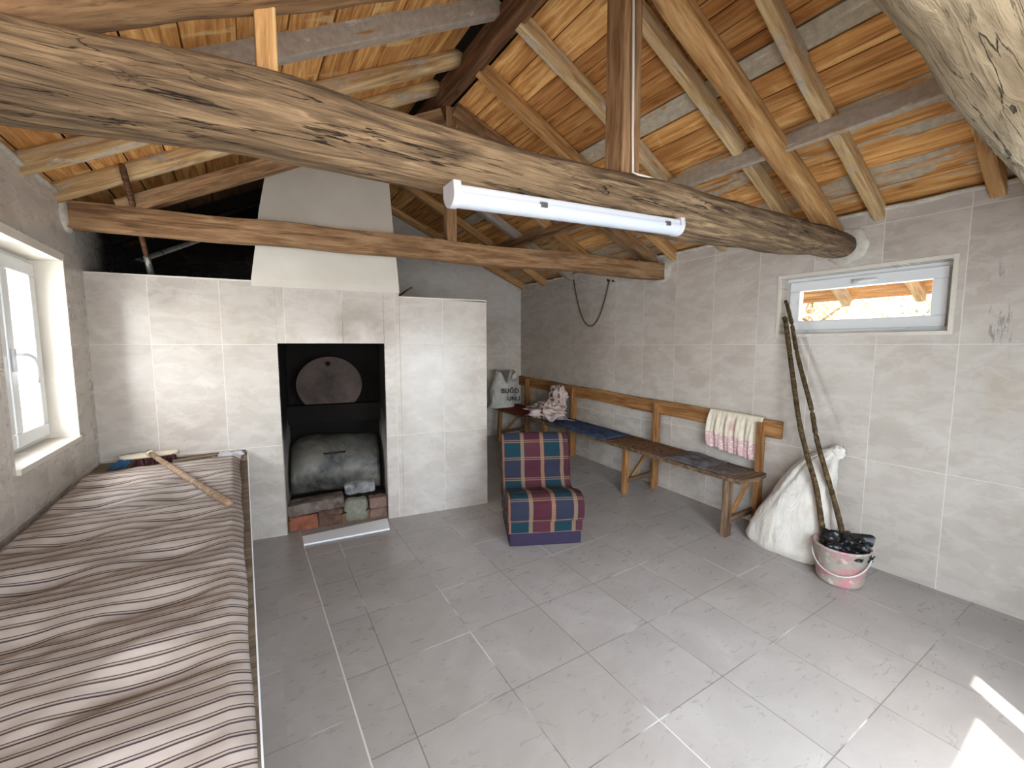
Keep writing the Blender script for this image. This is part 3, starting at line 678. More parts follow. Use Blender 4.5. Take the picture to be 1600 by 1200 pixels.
# half drum in the mouth
dr = thing('half_drum', 'grey burnt half drum lying across the lower fireplace mouth', 'drum', fw(-1.38, 0.2, 0.3))
mb = MB(); N = 26
def drum(u, v):
    a = math.radians(-25+125*v); s = OA+0.03+u*(OB-OA-0.08); r = 0.30
    edge = 0.06*(1-min(1, u/0.16))**2 + 0.02*(1-min(1, (1-u)/0.1))**2
    rr = r - edge*max(0, math.sin(a))
    return fw(s, 0.40+rr*math.sin(a)*1.08 + 0.012*math.sin(u*5), 0.47-rr*math.cos(a)*0.95)
mb.grid(drum, 24, N); build('shell', mb, M['drum'], dr, smooth=True, solid=0.006)
mb = MB()
hp = [drum(0.36, 0.50)-BN*0.012, drum(0.36, 0.50)-BN*0.03, drum(0.60, 0.52)-BN*0.03, drum(0.60, 0.52)-BN*0.012]
mb.tube(hp, 0.007, 8); tag(build('handle', mb, M['black_metal'], dr, smooth=True), 'thin black bar handle')
# tiled threshold on the floor
mb = MB(); mb.hexa([(0.335, 3.70, 0), (0.329, 3.537, 0), (0.985, 3.457, 0), (1.03, 3.68, 0)], [(0.335, 3.70, 0.014), (0.329, 3.537, 0.014), (0.985, 3.457, 0.014), (1.03, 3.68, 0.014)])
tag(build('threshold', mb, M['white_tile'], fpr, bevel=0.002), 'white tile strip on the floor before the mouth')
# hood
mb = MB()
def hood_ring(z, sa, sb, oa, ob): return [fw(sa, z, oa), fw(sb, z, oa), fw(sb, z, ob), fw(sa, z, ob)]
rings = [hood_ring(z, sa, sb, oa, 0.8) for z, sa, sb, oa in ((2.04, -1.936, -0.815, -0.002), (2.10, -1.935, -0.818, 0.0), (2.34, -1.90, -0.832, 0.02), (2.60, -1.87, -0.845, 0.05), (2.64, -1.865, -0.85, 0.058), (3.05, -1.80, -0.86, 0.16), (3.42, -1.74, -0.87, 0.26))]
mb.loft(rings); build('chimney_hood', mb, M['plaster'], fpr)
# ash bed
mb = MB(); mb.grid(lambda u, v: fw(OA+0.01+u*(OB-OA-0.02), 0.10+0.10*min(1, v*4)+0.015*noise.noise(Vector((u*9, v*9, 0))), 0.03+v*0.5), 20, 14)
M['clay'] = flat('clay_mortar', C(120, 92, 62), 0.95, 0.1, 0.45, 22, bump=0.9, bsc=30)
M['ash'] = flat('ash', C(48, 42, 38), 0.95, 0.1, 0.5, 14, bump=0.8, bsc=30)
tag(build('ash_bed', mb, M['ash'], fpr, smooth=True), 'dark ash and straw bed')
mb = MB(); mb.fbox(OA+0.004, OB-0.006, 0.055, 0.16, 0.0, 0.125)
build('clay_joint', mb, M['clay'], fpr)
def stone(s0, s1, o0, o1, z0, z1, name, mat, label, r=0.02, seed=0, tilt=0.0, group=None, ridges=0):
    mb = MB(); nx, nz, ny = 10, 8, 4
    c = fw((s0+s1)/2, (z0+z1)/2, (o0+o1)/2)
    def P(a, b, d):     # a,b,d in -1..1 on the surface of a rounded box
        q = Vector((a*(s1-s0)/2, d*(o1-o0)/2, b*(z1-z0)/2))
        m = Vector(((s1-s0)/2-r, (o1-o0)/2-r, (z1-z0)/2-r)); inn = Vector((max(-m.x, min(m.x, q.x)), max(-m.y, min(m.y, q.y)), max(-m.z, min(m.z, q.z))))
        dd = q-inn
        if dd.length > 1e-6: q = inn+dd.normalized()*min(r, dd.length)
        q += Vector((1, 1, 1))*0.006*noise.noise(q*22+Vector((seed, 0, 0)))
        x, z = q.x*math.cos(tilt)-q.z*math.sin(tilt), q.x*math.sin(tilt)+q.z*math.cos(tilt)
        return c+BD*x+BN*q.y+Vector((0, 0, z))
    for side in range(6):
        n = 10
        def g(u, v, side=side):
            a, b = u*2-1, v*2-1
            return (P(a, b, -1), P(b, a, 1), P(1, b, a), P(-1, a, b), P(a, 1, b), P(b, -1, a))[side]
        mb.grid(g, n, n)
    return tag(build(name, mb, mat, smooth=True), label, 'stone' if name == 'stone' else 'brick' if name == 'brick' else 'block', group or ('bricks in the hearth row' if name == 'brick' else None))
def brickmat(name, c, c2, ridge=90):
    t = NT(name, 0.9, 0.15); P = t.pos(); u = t.vmath('DOT_PRODUCT', P, tuple(BD))
    rg = t.math('SINE', t.math('MULTIPLY', u, ridge*6.28)) if ridge else 0.0
    n = t.noise(P, 12, 5, 0.65)
    col = t.ramp(n, [(0.3, c2), (0.65, c)])
    if ridge: col = t.mix(t.math('MULTIPLY', t.smooth(rg, 0.0, 1.0), 0.25), col, tuple(x*0.6 for x in c2)); t.bump(t.math('ADD', rg, n), 0.5, 0.004)
    else: t.bump(n, 0.6, 0.01)
    return t.base(col)
M['brick1'] = brickmat('orange_brick', C(170, 108, 86), C(130, 76, 58)); M['brick2'] = brickmat('brown_brick', C(118, 90, 76), C(78, 58, 48))
M['brick3'] = brickmat('grey_brick', C(146, 118, 106), C(112, 86, 76)); M['stone1'] = brickmat('green_grey_stone', C(138, 136, 120), C(106, 102, 88), 0)
M['slab'] = brickmat('concrete_slab', C(132, 118, 108), C(76, 62, 56), 0)
M['block'] = brickmat('sooty_block', C(150, 150, 148), C(60, 54, 54), 0)
stone(-1.765, -1.545, 0.03, 0.14, 0.005, 0.128, 'brick', M['brick1'], 'orange ribbed brick at the left end of the hearth row', 0.008, 1)
stone(-1.54, -1.345, 0.035, 0.14, 0.005, 0.15, 'brick', M['brick2'], 'dark brown ribbed brick second from the left in the hearth row', 0.012, 2)
stone(-1.335, -1.13, 0.03, 0.15, 0.005, 0.205, 'stone', M['stone1'], 'rounded green-grey stone in the hearth row', 0.04, 3)
stone(-1.12, -0.965, 0.035, 0.15, 0.008, 0.20, 'brick', M['brick3'], 'greyish brown brick at the right end of the hearth row', 0.012, 4)
stone(-1.775, -1.33, 0.05, 0.24, 0.135, 0.235, 'slab', M['slab'], 'long rough slab lying on the two left hearth bricks', 0.015, 5, tilt=0.06)['category'] = 'slab'
stone(-1.32, -1.06, 0.10, 0.26, 0.235, 0.335, 'block', M['block'], 'small sooty block on top of the green-grey stone', 0.02, 6, tilt=0.04)
mb = MB()   # small stick on the fireplace top
mb.tube([fw(-0.80, 2.03, 0.2), fw(-0.74, 2.075, 0.02), fw(-0.71, 2.09, -0.03)], 0.008, 8)
tag(build('stick', mb, M['stick'], smooth=True), 'short dark stick lying on the fireplace top beside the hood', 'stick')

# long tool handle leaning on the fireplace top
tl = thing('long_tool', 'long dark tool handle with a metal end leaning on the fireplace top', 'tool', (-0.525, 3.99, 2.08))
pA, pB = Vector((-0.528, 3.99, 2.085)), Vector((-0.563, 3.50, 2.675))
mb = MB(); mb.tube([pA.lerp(pB, 0.16), pA.lerp(pB, 0.5)+Vector((0.003, 0, 0.004)), pA.lerp(pB, 0.97), pB], [0.015, 0.017, 0.018, 0.014], 10); build('handle', mb, M['tool'], tl, smooth=True)
mb = MB(); mb.tube([pA, pA.lerp(pB, 0.2)], [0.022, 0.019], 10); tag(build('ferrule', mb, M['metal'], tl, smooth=True), 'grey metal end')

# ------------------------------------------------------------ platform with the striped blanket
pf = thing('platform', 'low masonry platform along the left wall with a bare brown ledge', 'platform', (-0.44, 1.6, 0))
YA, YZ = -0.38, 3.98
mb = MB(); mb.hexa([(XL, YA, -0.02), (-0.012, YA, -0.02), (-0.012, 3.86, -0.02), (XL, 4.01, -0.02)], [(XL, YA, plat(YA)-0.02), (-0.012, YA, plat(YA)-0.02), (-0.012, 3.86, plat(3.86)-0.02), (XL, 4.01, plat(4)-0.02)])
build('body', mb, M['tile_plat'], pf)
mb = MB(); mb.hexa([(XL, YA, plat(YA)-0.02), (-0.011, YA, plat(YA)-0.02), (-0.011, 3.86, plat(3.86)-0.02), (XL, 4.01, plat(4)-0.02)], [(XL, YA, plat(YA)), (-0.011, YA, plat(YA)), (-0.011, 3.86, plat(3.86)), (XL, 4.01, plat(4))])
build('top_board', mb, M['ledge'], pf)
mb = MB(); mb.hexa([(-0.010, YA, plat(YA)-0.03), (-0.006, YA, plat(YA)-0.03), (-0.006, 3.86, plat(3.86)-0.03), (-0.010, 3.86, plat(3.86)-0.03)], [(-0.010, YA, plat(YA)+0.003), (-0.006, YA, plat(YA)+0.003), (-0.006, 3.86, plat(3.86)+0.003), (-0.010, 3.86, plat(3.86)+0.003)])
tag(build('edge_strip', mb, M['white_tile'], pf), 'thin white edge along the front')

def stripes():
    t = NT('striped_cotton', 0.9, 0.15); x, y, z = t.sep(t.uv())
    f = t.math('FRACT', t.math('DIVIDE', y, 0.060))
    def line(c, w): return t.math('SUBTRACT', 1.0, t.smooth(t.math('ABSOLUTE', t.math('SUBTRACT', f, c)), w*0.6, w))
    wv = t.noise(t.scale(t.uv(), (60, 60, 1)), 10, 3)
    k = t.math('MAXIMUM', line(0.38, 0.085), line(0.62, 0.05))
    idx = t.math('FLOOR', t.math('DIVIDE', y, 0.060))
    hue = t.white(t.comb(idx, 0.0, 1.0))[0]
    dark = t.mix(t.math('GREATER_THAN', hue, 0.45), C(50, 42, 42), C(22, 24, 46))
    n = t.noise(t.scale(t.uv(), (2, 2, 1)), 3, 4)
    basec = t.ramp(n, [(0.3, C(156, 142, 130)), (0.7, C(184, 171, 161))])
    c = t.mix(t.math('MULTIPLY', k, 1.0), basec, dark)
    c = t.mix(t.math('MULTIPLY', t.math('MULTIPLY', line(0.5, 0.2), 0.25), 1.0), c, C(140, 118, 98))
    t.bump(wv, 0.25, 0.002)
    return t.base(c)
M['stripes'] = stripes()
bumps = [(-0.29, 3.10), (-0.34, 2.77), (-0.29, 2.44), (-0.28, 2.05), (-0.27, 1.69), (-0.25, 1.31), (-0.25, 0.95), (-0.72, 3.22), (-0.69, 2.86), (-0.66, 2.42), (-0.64, 2.02), (-0.60, 1.66), (-0.62, 1.30), (-0.6, 0.95)]
def bl_xy(u, v):
    y0 = 0.55; y1 = 3.60 - 0.03*math.sin(u*9) - 0.22*(1-u)*0.5
    if u > 0.55 and v > 0.93: y1 += 0.12*(v-0.93)/0.07*math.sin((u-0.55)/0.45*math.pi)
    xr_ = -0.014-0.046*v-0.003*math.sin(v*30); x = -0.872+(xr_+0.872)*u
    return x, y0+(y1-y0)*v
def bl_h(x, y):
    h = 0.056
    for (cx, cy) in bumps:
        dx = (x-cx)/0.125; dy = (y-cy-0.05*(x-cx))/0.085
        q = math.exp(-dx*dx)
        h += q*(0.010*math.exp(-((dy-1.5)**2)*3.0) - 0.046*math.exp(-((dy+0.15+0.35*dx*dx)**2)*2.0))
    h += 0.006*noise.noise(Vector((x*5, y*5, 0)))+0.005*noise.noise(Vector((x*14, y*18, 4)))
    e = min(1.0, (-0.008-0.044*max(0, (y-0.55)/3)-x)/0.05); h = h*max(0.0, e)**0.5
    e2 = min(1.0, (3.60-y)/0.10+0.25); h *= max(0.15, e2)
    e3 = min(1.0, (x+0.885)/0.06); h *= max(0.2, e3)
    return max(0.004, h)
mb = MB()
def blf(u, v): x, y = bl_xy(u, v); return (x, y, plat(y)+bl_h(x, y)+0.003)
def blu(u, v):
    x, y = bl_xy(u, v); s = y + 0.06*(x+0.45) + 0.010*noise.noise(Vector((x*2.5, y*2.5, 7))) + 1.6*(bl_h(x, y)-0.045)*0.5
    return (x, 0.06/0.017*math.log(1+0.447*(s-1.0)+0.0) if s > -1 else s)
mb.grid(blf, 110, 330, blu)
bl = tag(build('striped_blanket', mb, M['stripes'], smooth=True, solid=0.004), 'cream blanket with thin navy and brown stripes spread lumpily over the platform', 'blanket')

# broom on the blanket
br = thing('broom', 'long-handled broom lying on the back corner of the platform, head against the wall', 'broom', (-0.6, 3.75, 0.74))
mb = MB(); rings = []
hA, hB = Vector((-0.755, 3.83, 0.80)), Vector((-0.43, 3.855, 0.80))
for i in range(13):
    t = i/12; w = 0.036*math.sqrt(max(0.02, 1-(2*t-1)**4)); p = hA.lerp(hB, t)
    rings.append([p+Vector((0, math.cos(a)*w, math.sin(a)*0.016+0.2*math.cos(a)*w)) for a in [2*math.pi*k/14 for k in range(14)]])
mb.loft(rings); M['cream'] = flat('cream_broom_head', C(206, 196, 172), 0.5, 0.4, 0.12, 20)
tag(build('head', mb, M['cream'], br, smooth=True), 'cream broom head')
def bristle(name, a, b, mat, lab):
    mb = MB(); rr = random.Random(3)
    for i in range(170):
        t = rr.random(); p = Vector(a).lerp(Vector(b), t)+Vector((0, rr.uniform(-0.025, 0.025), -0.008))
        q = p+Vector((rr.uniform(-0.02, 0.02)-(0.05 if name == 'a' else 0.0), -0.02+rr.uniform(-0.03, 0.01), -0.05))
        mb.tube([p, q], 0.0035, 4)
    return tag(build('bristles', mb, mat, br), lab)
M['blue'] = flat('blue_bristle', C(34, 84, 120), 0.7); M['maroon_br'] = flat('maroon_bristle', C(70, 26, 36), 0.7)
bristle('a', (-0.75, 3.83, 0.80), (-0.68, 3.83, 0.80), M['blue'], 'blue bristles'); bristle('b', (-0.68, 3.83, 0.80), (-0.45, 3.85, 0.80), M['maroon_br'], 'dark red bristles')
mb = MB(); mb.tube([(-0.60, 3.835, 0.825), (-0.52, 3.60, 0.82), (-0.32, 3.05, 0.808), (-0.095, 2.44, 0.795)], [0.014, 0.016, 0.018, 0.018], 12)
build('handle', mb, M['handle'], br, smooth=True)
mb = MB(); mb.tube([(-0.60, 3.85, 0.81), (-0.575, 3.77, 0.826)], [0.022, 0.02], 12); build('socket', mb, M['cream'], br, smooth=True)

# folded cloth and worn boards at the back of the platform
M['rag'] = flat('pale_rag', C(186, 182, 182), 0.9, 0.15, 0.12, 14, bump=0.3)
def rag(name, x0, x1, y0, y1, z, h, mat, label, cat, seed, dark=None, n=26, **k):
    mb = MB()
    def f(u, v):
        x = x0+(x1-x0)*u+0.02*noise.noise(Vector((v*3, seed, 0))); y = y0+(y1-y0)*v+0.02*noise.noise(Vector((u*3, seed, 5)))
        e = min(1, 5*min(u, 1-u, v, 1-v)+0.15)
        return (x, y, z(x, y) + e*(h+h*0.8*noise.noise(Vector((u*4+seed, v*4, 0)))) + 0.003)
    mb.grid(f, n, n, lambda u, v: (u, v)); return tag(build(name, mb, mat, smooth=True, solid=0.004, **k), label, cat)
rag('folded_cloth', -0.20, -0.03, 3.74, 3.84, lambda x, y: plat(y), 0.022, M['rag'], 'pale grey folded cloth at the back right corner of the platform', 'cloth', 3)
rag('folded_cloth', -0.26, -0.05, 3.62, 3.725, lambda x, y: plat(y), 0.018, M['rag'], 'flatter pale cloth folded in front of the grey one, touching the blanket', 'cloth', 8)
timber('wooden_board', (-0.40, 3.86, 0.752), (-0.02, 3.835, 0.75), 0.04, 0.012, M['bench_old'], 'thin dark board lying along the fireplace wall on the platform', 'board', seed=60)
timber('wooden_board', (-0.46, 3.74, 0.75), (-0.20, 3.78, 0.75), 0.05, 0.010, M['ledge'], 'torn grey board piece beside the broom head', 'board', seed=61, wob=0.02)

# ------------------------------------------------------------ plaid chair
def plaid():
    t = NT('plaid_fabric', 0.9, 0.15); x, y, z = t.sep(t.uv())
    fx = t.math('FRACT', t.math('DIVIDE', t.math('SUBTRACT', x, 0.02), 0.34)); fy = t.math('FRACT', t.math('DIVIDE', t.math('SUBTRACT', y, 0.05), 0.33))
    # rows: tan lines / teal / tan lines / navy
    teal = C(26, 54, 64); navy = C(46, 48, 62); mar = C(74, 36, 46); mar2 = C(80, 42, 50); tan = C(146, 116, 88)
    rowcol = t.ramp(fy, [(0, navy), (0.42, navy), (0.421, teal), (0.86, teal), (0.861, navy)], 'CONSTANT')
    rowmar = t.ramp(fy, [(0, mar), (0.42, mar), (0.421, mar2), (0.86, mar2), (0.861, mar)], 'CONSTANT')
    def band(f, c, w): return t.math('LESS_THAN', t.math('ABSOLUTE', t.math('SUBTRACT', f, c)), w)
    ismar = t.math('GREATER_THAN', fx, 0.5)
    c = t.mix(ismar, rowcol, rowmar)
    tanc = t.math('MAXIMUM', band(fx, 0.44, 0.045), band(fx, 0.94, 0.045))
    fine = t.math('GREATER_THAN', t.math('SINE', t.math('MULTIPLY', y, 900.0)), -0.3)
    c = t.mix(t.math('MULTIPLY', tanc, t.math('ADD', 0.5, t.math('MULTIPLY', fine, 0.25))), c, tan)
    rl = t.math('MAXIMUM', t.math('MAXIMUM', band(fy, 0.38, 0.012), band(fy, 0.43, 0.012)), t.math('MAXIMUM', band(fy, 0.84, 0.012), band(fy, 0.89, 0.012)))
    c = t.mix(t.math('MULTIPLY', rl, 0.55), c, tan)
    thin = t.math('GREATER_THAN', t.math('SINE', t.math('MULTIPLY', y, 420.0)), 0.75)
    c = t.mix(t.math('MULTIPLY', thin, 0.25), c, C(26, 26, 40))
    t.bump(t.noise(t.scale(t.uv(), (1, 1, 1)), 300, 2), 0.3, 0.002)
    return t.base(c)
M['plaid'] = plaid(); M['purple'] = flat('dark_purple_fabric', C(54, 46, 66), 0.9, 0.15, 0.1, 60); M['foam_under'] = flat('dark_liner', C(60, 44, 46), 0.9)
ch = thing('foam_chair', 'armless low foam chair in navy, teal and maroon plaid, standing before the bench', 'chair', (1.94, 2.5, fl(1.94, 2.5)))
cd = Vector((0.894, -0.447, 0)); cn = Vector((0.447, 0.894, 0)); CO = Vector((1.682, 2.637, 0.0)); CW = 0.577
def chp(a, d, z): return CO+cd*a+cn*d+Vector((0, 0, z))
mb = MB(); mb.hexa([chp(0, 0, 0), chp(CW, 0, 0), chp(CW, 0.60, 0), chp(0, 0.60, 0)], [chp(0, 0, 0.12), chp(CW, 0, 0.12), chp(CW, 0.60, 0.12), chp(0, 0.60, 0.12)])
tag(build('base', mb, M['purple'], ch, bevel=0.012), 'plain dark purple base')
mb = MB(); mb.grid(lambda u, v: chp(-0.004+u*(CW+0.008), -0.004, 0.11+0.13*v), 10, 6, lambda u, v: (u*CW, 0.16*v+0.19))
mb.grid(lambda u, v: chp(CW+0.004, u*0.60, 0.11+0.10*v), 10, 4, lambda u, v: (u*0.6+0.2, 0.13*v+0.19)); mb.grid(lambda u, v: chp(-0.004, (1-u)*0.60, 0.11+0.10*v), 10, 4, lambda u, v: (u*0.6, 0.13*v+0.19))
build('valance', mb, M['plaid'], ch, solid=0.01)
top = [(-0.035, 0.21), (-0.05, 0.27), (-0.048, 0.34), (-0.02, 0.385), (0.03, 0.405), (0.12, 0.40), (0.22, 0.375), (0.31, 0.35), (0.37, 0.345), (0.405, 0.375), (0.425, 0.45), (0.445, 0.56), (0.475, 0.67), (0.51, 0.755), (0.545, 0.785), (0.59, 0.785), (0.625, 0.755), (0.635, 0.68), (0.63, 0.5), (0.625, 0.3), (0.62, 0.205)]
arc = [0]
for i in range(1, len(top)): arc.append(arc[-1]+math.hypot(top[i][0]-top[i-1][0], top[i][1]-top[i-1][1]))
def prof(v):
    L = v*arc[-1]
    for i in range(1, len(arc)):
        if L <= arc[i]+1e-9:
            f = (L-arc[i-1])/(arc[i]-arc[i-1]); return top[i-1][0]+(top[i][0]-top[i-1][0])*f, top[i-1][1]+(top[i][1]-top[i-1][1])*f
    return top[-1]
def cush(u, v):
    d, z = prof(v); e = math.sin(math.pi*min(1, max(0, u)))**0.35 if 0 < u < 1 else 0
    puff = 0.012*(e-0.6) + 0.006*noise.noise(Vector((u*5, v*9, 0)))
    crease = 0.018*math.exp(-((v-0.43)/0.03)**2)
    d2, z2 = prof(min(1, v+0.01)); d1, z1 = prof(max(0, v-0.01)); t = Vector((d2-d1, z2-z1)); t = t.normalized() if t.length > 1e-6 else Vector((1, 0)); n = Vector((-t.y, t.x))
    d += n.x*(puff-crease); z += n.y*(puff-crease)
    return chp(-0.012+u*(CW+0.024), d, z)
mb = MB(); mb.grid(cush, 28, 90, lambda u, v: (u*CW, v*arc[-1])); 
seatpart = build('cushion', mb, M['plaid'], ch, smooth=True)
for a, nm in ((-0.010, 0), (CW+0.010, 1)):     # side panels of the S-shaped cushion
    mb = MB(); bot = [(0.0, 0.2), (0.62, 0.2)]
    n = 46; rings_t = [prof(i/n) for i in range(n+1)]
    cpts = []
    for (d, z) in rings_t:
        if z > 0.42: cpts.append((0.55, min(z, 0.70)))
        else: cpts.append((max(0.02, min(0.55, d)), 0.26))
    for i in range(n):
        mb.add([chp(a, *rings_t[i]), chp(a, *rings_t[i+1]), chp(a+(0.006 if nm else -0.006), *cpts[i+1]), chp(a+(0.006 if nm else -0.006), *cpts[i])], [(0, 1, 2, 3)])
        mb.uv[len(mb.f)-1] = [(0.20+rings_t[i][0], rings_t[i][1]), (0.20+rings_t[i+1][0], rings_t[i+1][1]), (0.20+cpts[i+1][0], cpts[i+1][1]), (0.20+cpts[i][0], cpts[i][1])]
    poly = [(0.02, 0.205), (0.61, 0.205), (0.60, 0.70), (0.55, 0.70), (0.55, 0.26), (0.02, 0.26)]
    k = len(mb.v); mb.add([chp(a, d, z) for d, z in poly], [(0, 1, 4, 5), (1, 2, 3, 4)])
    mb.uv[len(mb.f)-2] = [(0.2+poly[i][0], poly[i][1]) for i in (0, 1, 4, 5)]; mb.uv[len(mb.f)-1] = [(0.2+poly[i][0], poly[i][1]) for i in (1, 2, 3, 4)]
    build('side_panel', mb, M['plaid'], ch)
for a in (0.03, CW-0.03):
    timber('leg', chp(a, 0.64, fl(2.2, 2.9)*0), chp(a, 0.62, 0.24), 0.04, 0.04, M['tool'], parent=ch, up=(0, 1, 0), seed=70)
for o in list(ch.children): pass

# ------------------------------------------------------------ bench along the right wall
def bz(y): return 0.040*(y-1.6)
def rb(x, y, z): return Vector((x, y, z+bz(y)))
bn = thing('wall_bench', 'long home-made wooden bench with a plank backrest along the right wall', 'bench', (3.4, 3.4, fl(3.4, 3.4)))
# seat plank with a ragged near end
mb = MB()
def seat(u, v):
    y = 1.66+u*3.75; xa = 3.235-0.028*(y-1.7)+0.012*noise.noise(Vector((y*2, 0, 0))); xb = 3.625
    if u < 0.06: y = y + (0.06-u)*1.2*abs(v-0.62)
    return (xa+(xb-xa)*v, y, 0.495+bz(y))
mb.grid(seat, 60, 8); build('seat', mb, M['bench_old'], bn, solid=0.035, bevel=0.004)
timber('backrest', rb(3.66, 1.60, 0.885), rb(3.655, 5.42, 0.88), 0.028, 0.145, M['bench'], parent=bn, seed=71, n=40, wob=0.01)
for i, y in enumerate((1.80, 2.85, 4.16, 5.22)):
    xf = 3.265-0.028*(y-1.7)
    timber('leg', (xf-0.015, y, fl(3.25, y)-0.002), (xf+0.01, y+0.01, 0.48+bz(y)), 0.085 if i == 0 else 0.06, 0.05, M['bench_old'] if i == 0 else M['bench'], parent=bn, up=(0, 1, 0), seed=72+i)
    timber('rear_post', (3.615, y-0.05, fl(3.62, y)-0.002), (3.63, y-0.05, 0.93+bz(y)), 0.085, 0.04, M['bench'], parent=bn, up=(0, 1, 0), seed=82+i)
    timber('stretcher', (xf, y-0.01, 0.13+fl(3.4, y)), (3.62, y-0.03, 0.15+fl(3.4, y)), 0.03, 0.05, M['bench_old'], parent=bn, seed=92+i)
    timber('brace', (xf+0.01, y+0.03, 0.04+fl(3.4, y)), (3.60, y, 0.45+bz(y)), 0.022, 0.04, M['bench'], parent=bn, seed=96+i)
f2 = fl(3.3, 5.2)

# coverings on the bench seat
def pattern(name, cols, sc=9, rings=True):
    t = NT(name, 0.95, 0.1); n = t.noise(t.obj(), sc, 6, 0.7, 1.5); c = t.ramp(n, [(0.3+0.12*i, c) for i, c in enumerate(cols)])
    if rings:
        r = t.math('SINE', t.math('MULTIPLY', t.noise(t.obj(), 11, 1), 70.0)); c = t.mix(t.math('MULTIPLY', t.smooth(r, 0.55, 0.9), 0.45), c, C(140, 124, 104))
    t.bump(t.noise(t.obj(), 60, 4), 0.5, 0.004)
    return t.base(c)
M['navy'] = pattern('navy_cloth', [C(34, 40, 58), C(50, 60, 82), C(70, 80, 104)], 6, False)
M['rug1'] = pattern('brown_patterned_rug', [C(50, 30, 28), C(96, 52, 42), C(116, 92, 62), C(70, 56, 62)])
M['rug2'] = pattern('grey_patterned_rug', [C(58, 52, 52), C(98, 92, 88), C(80, 70, 66), C(128, 112, 86)], 12)
M['greycl'] = pattern('dark_grey_cloth', [C(52, 50, 54), C(84, 80, 84), C(104, 98, 98)], 5, False)
sz = lambda x, y: 0.514+bz(y)
rag('navy_cloth', 3.15, 3.60, 3.12, 4.12, sz, 0.024, M['navy'], 'rumpled navy cloth on the bench beside the crumpled pinkish bag', 'cloth', 12)
rag('seat_rug', 3.19, 3.60, 2.36, 3.10, sz, 0.010, M['rug1'], 'reddish brown patterned rug strip at the middle of the long bench', 'rug', 15)
rag('grey_cloth', 3.22, 3.60, 1.99, 2.40, sz, 0.026, M['greycl'], 'dark grey cloth bunched on the bench below the hanging towel', 'cloth', 19)
rag('seat_rug', 3.24, 3.56, 1.78, 2.02, sz, 0.010, M['rug2'], 'thin grey flowered mat near the close end of the bench', 'rug', 23)
M['redcl'] = flat('red_brown_cloth', C(112, 48, 36), 0.85, 0.2, 0.15, 8)
rag('red_cloth', 3.10, 3.58, 4.50, 5.36, sz, 0.008, M['redcl'], 'flat red-brown cloth on the far end of the bench', 'cloth', 27)

# towel on the backrest
def towel():
    t = NT('lace_towel', 0.9, 0.15); x, y, z = t.sep(t.uv())
    n = t.noise(t.scale(t.uv(), (8, 2, 1)), 4, 4)
    c = t.ramp(n, [(0.3, C(208, 194, 170)), (0.7, C(226, 216, 198))])
    # lace scallops: pink on the bottom third with white eyelets
    pink = C(204, 158, 164)
    wave = t.math('ADD', 0.30, t.math('MULTIPLY', t.math('ABSOLUTE', t.math('SINE', t.math('MULTIPLY', x, 14.0))), 0.08))
    m = t.math('MULTIPLY', t.math('LESS_THAN', y, wave), 0.8)
    vv = t.voro(t.scale(t.uv(), (12, 9, 1)), 2.4, 'F1')
    c = t.mix(t.math('MULTIPLY', m, t.smooth(vv, 0.1, 0.6)), c, pink)
    c = t.mix(t.math('MULTIPLY', m, t.math('SUBTRACT', 1.0, t.smooth(vv, 0.15, 0.40))), c, C(232, 226, 226))
    dx = t.math('SUBTRACT', x, 0.48); dy = t.math('MULTIPLY', t.math('SUBTRACT', y, 0.56), 0.7)
    rr = t.math('SQRT', t.math('ADD', t.math('MULTIPLY', dx, dx), t.math('MULTIPLY', dy, dy)))
    rr = t.math('ADD', rr, t.math('MULTIPLY', t.noise(t.uv(), 18, 3), 0.06))
    c = t.mix(t.math('MULTIPLY', t.math('SUBTRACT', 1.0, t.smooth(rr, 0.05, 0.13)), 0.8), c, C(206, 156, 156))
    return t.base(c)
M['towel'] = towel()
mb = MB()
def tw(u, v):
    y = 2.225-u*0.475 + 0.01*math.sin(v*5); t = v
    z = 0.965+bz(y); fold = (0.010*math.sin(u*31+v*3)+0.006*math.sin(u*67+1))*min(1, (1-v)*2.0+0.2)+0.006*noise.noise(Vector((u*8, v*5, 0)))
    if t > 0.86:
        a = (t-0.86)/0.14; return (3.640+0.046*a, y, z+0.006*math.sin(a*math.pi))
    d = (0.86-t)/0.86; sag = 0.33+0.04*u + 0.012*abs(math.sin(u*14))
    return (3.638-0.012*min(1, d*6)-fold*min(1, d*5)-0.015*d, y, z-sag*d)
mb.grid(tw, 60, 46, lambda u, v: (u, v)); tag(build('towel', mb, M['towel'], smooth=True, solid=0.003), 'cream towel with a pink lace border hanging over the bench backrest', 'towel')

# bags on the benches
def bagmat(name, c0, c1, red=False):
    t = NT(name, 0.7, 0.3); n = t.noise(t.obj(), 7, 5, 0.6)
    c = t.ramp(n, [(0.3, c0), (0.7, c1)])
    if red:
        x, y, z = t.sep(t.uv()); s = t.math('LESS_THAN', t.math('ABSOLUTE', t.math('SUBTRACT', x, 0.46)), 0.035); s2 = t.math('LESS_THAN', t.math('ABSOLUTE', t.math('SUBTRACT', x, 0.60)), 0.012)
        s = t.math('MULTIPLY', t.math('MAXIMUM', s, s2), t.math('GREATER_THAN', t.math('SINE', t.math('MULTIPLY', y, 40.0)), -0.6)); c = t.mix(t.math('MULTIPLY', s, 0.85), c, C(110, 44, 56))
    t.bump(t.noise(t.obj(), 16, 5, 0.6, 1.0), 0.8, 0.012)
    return t.base(c)
M['bag'] = bagmat('white_sack_plastic', C(176, 172, 164), C(206, 202, 194)); M['bag_pink'] = bagmat('pinkish_sack_plastic', C(190, 168, 160), C(222, 206, 198), True)
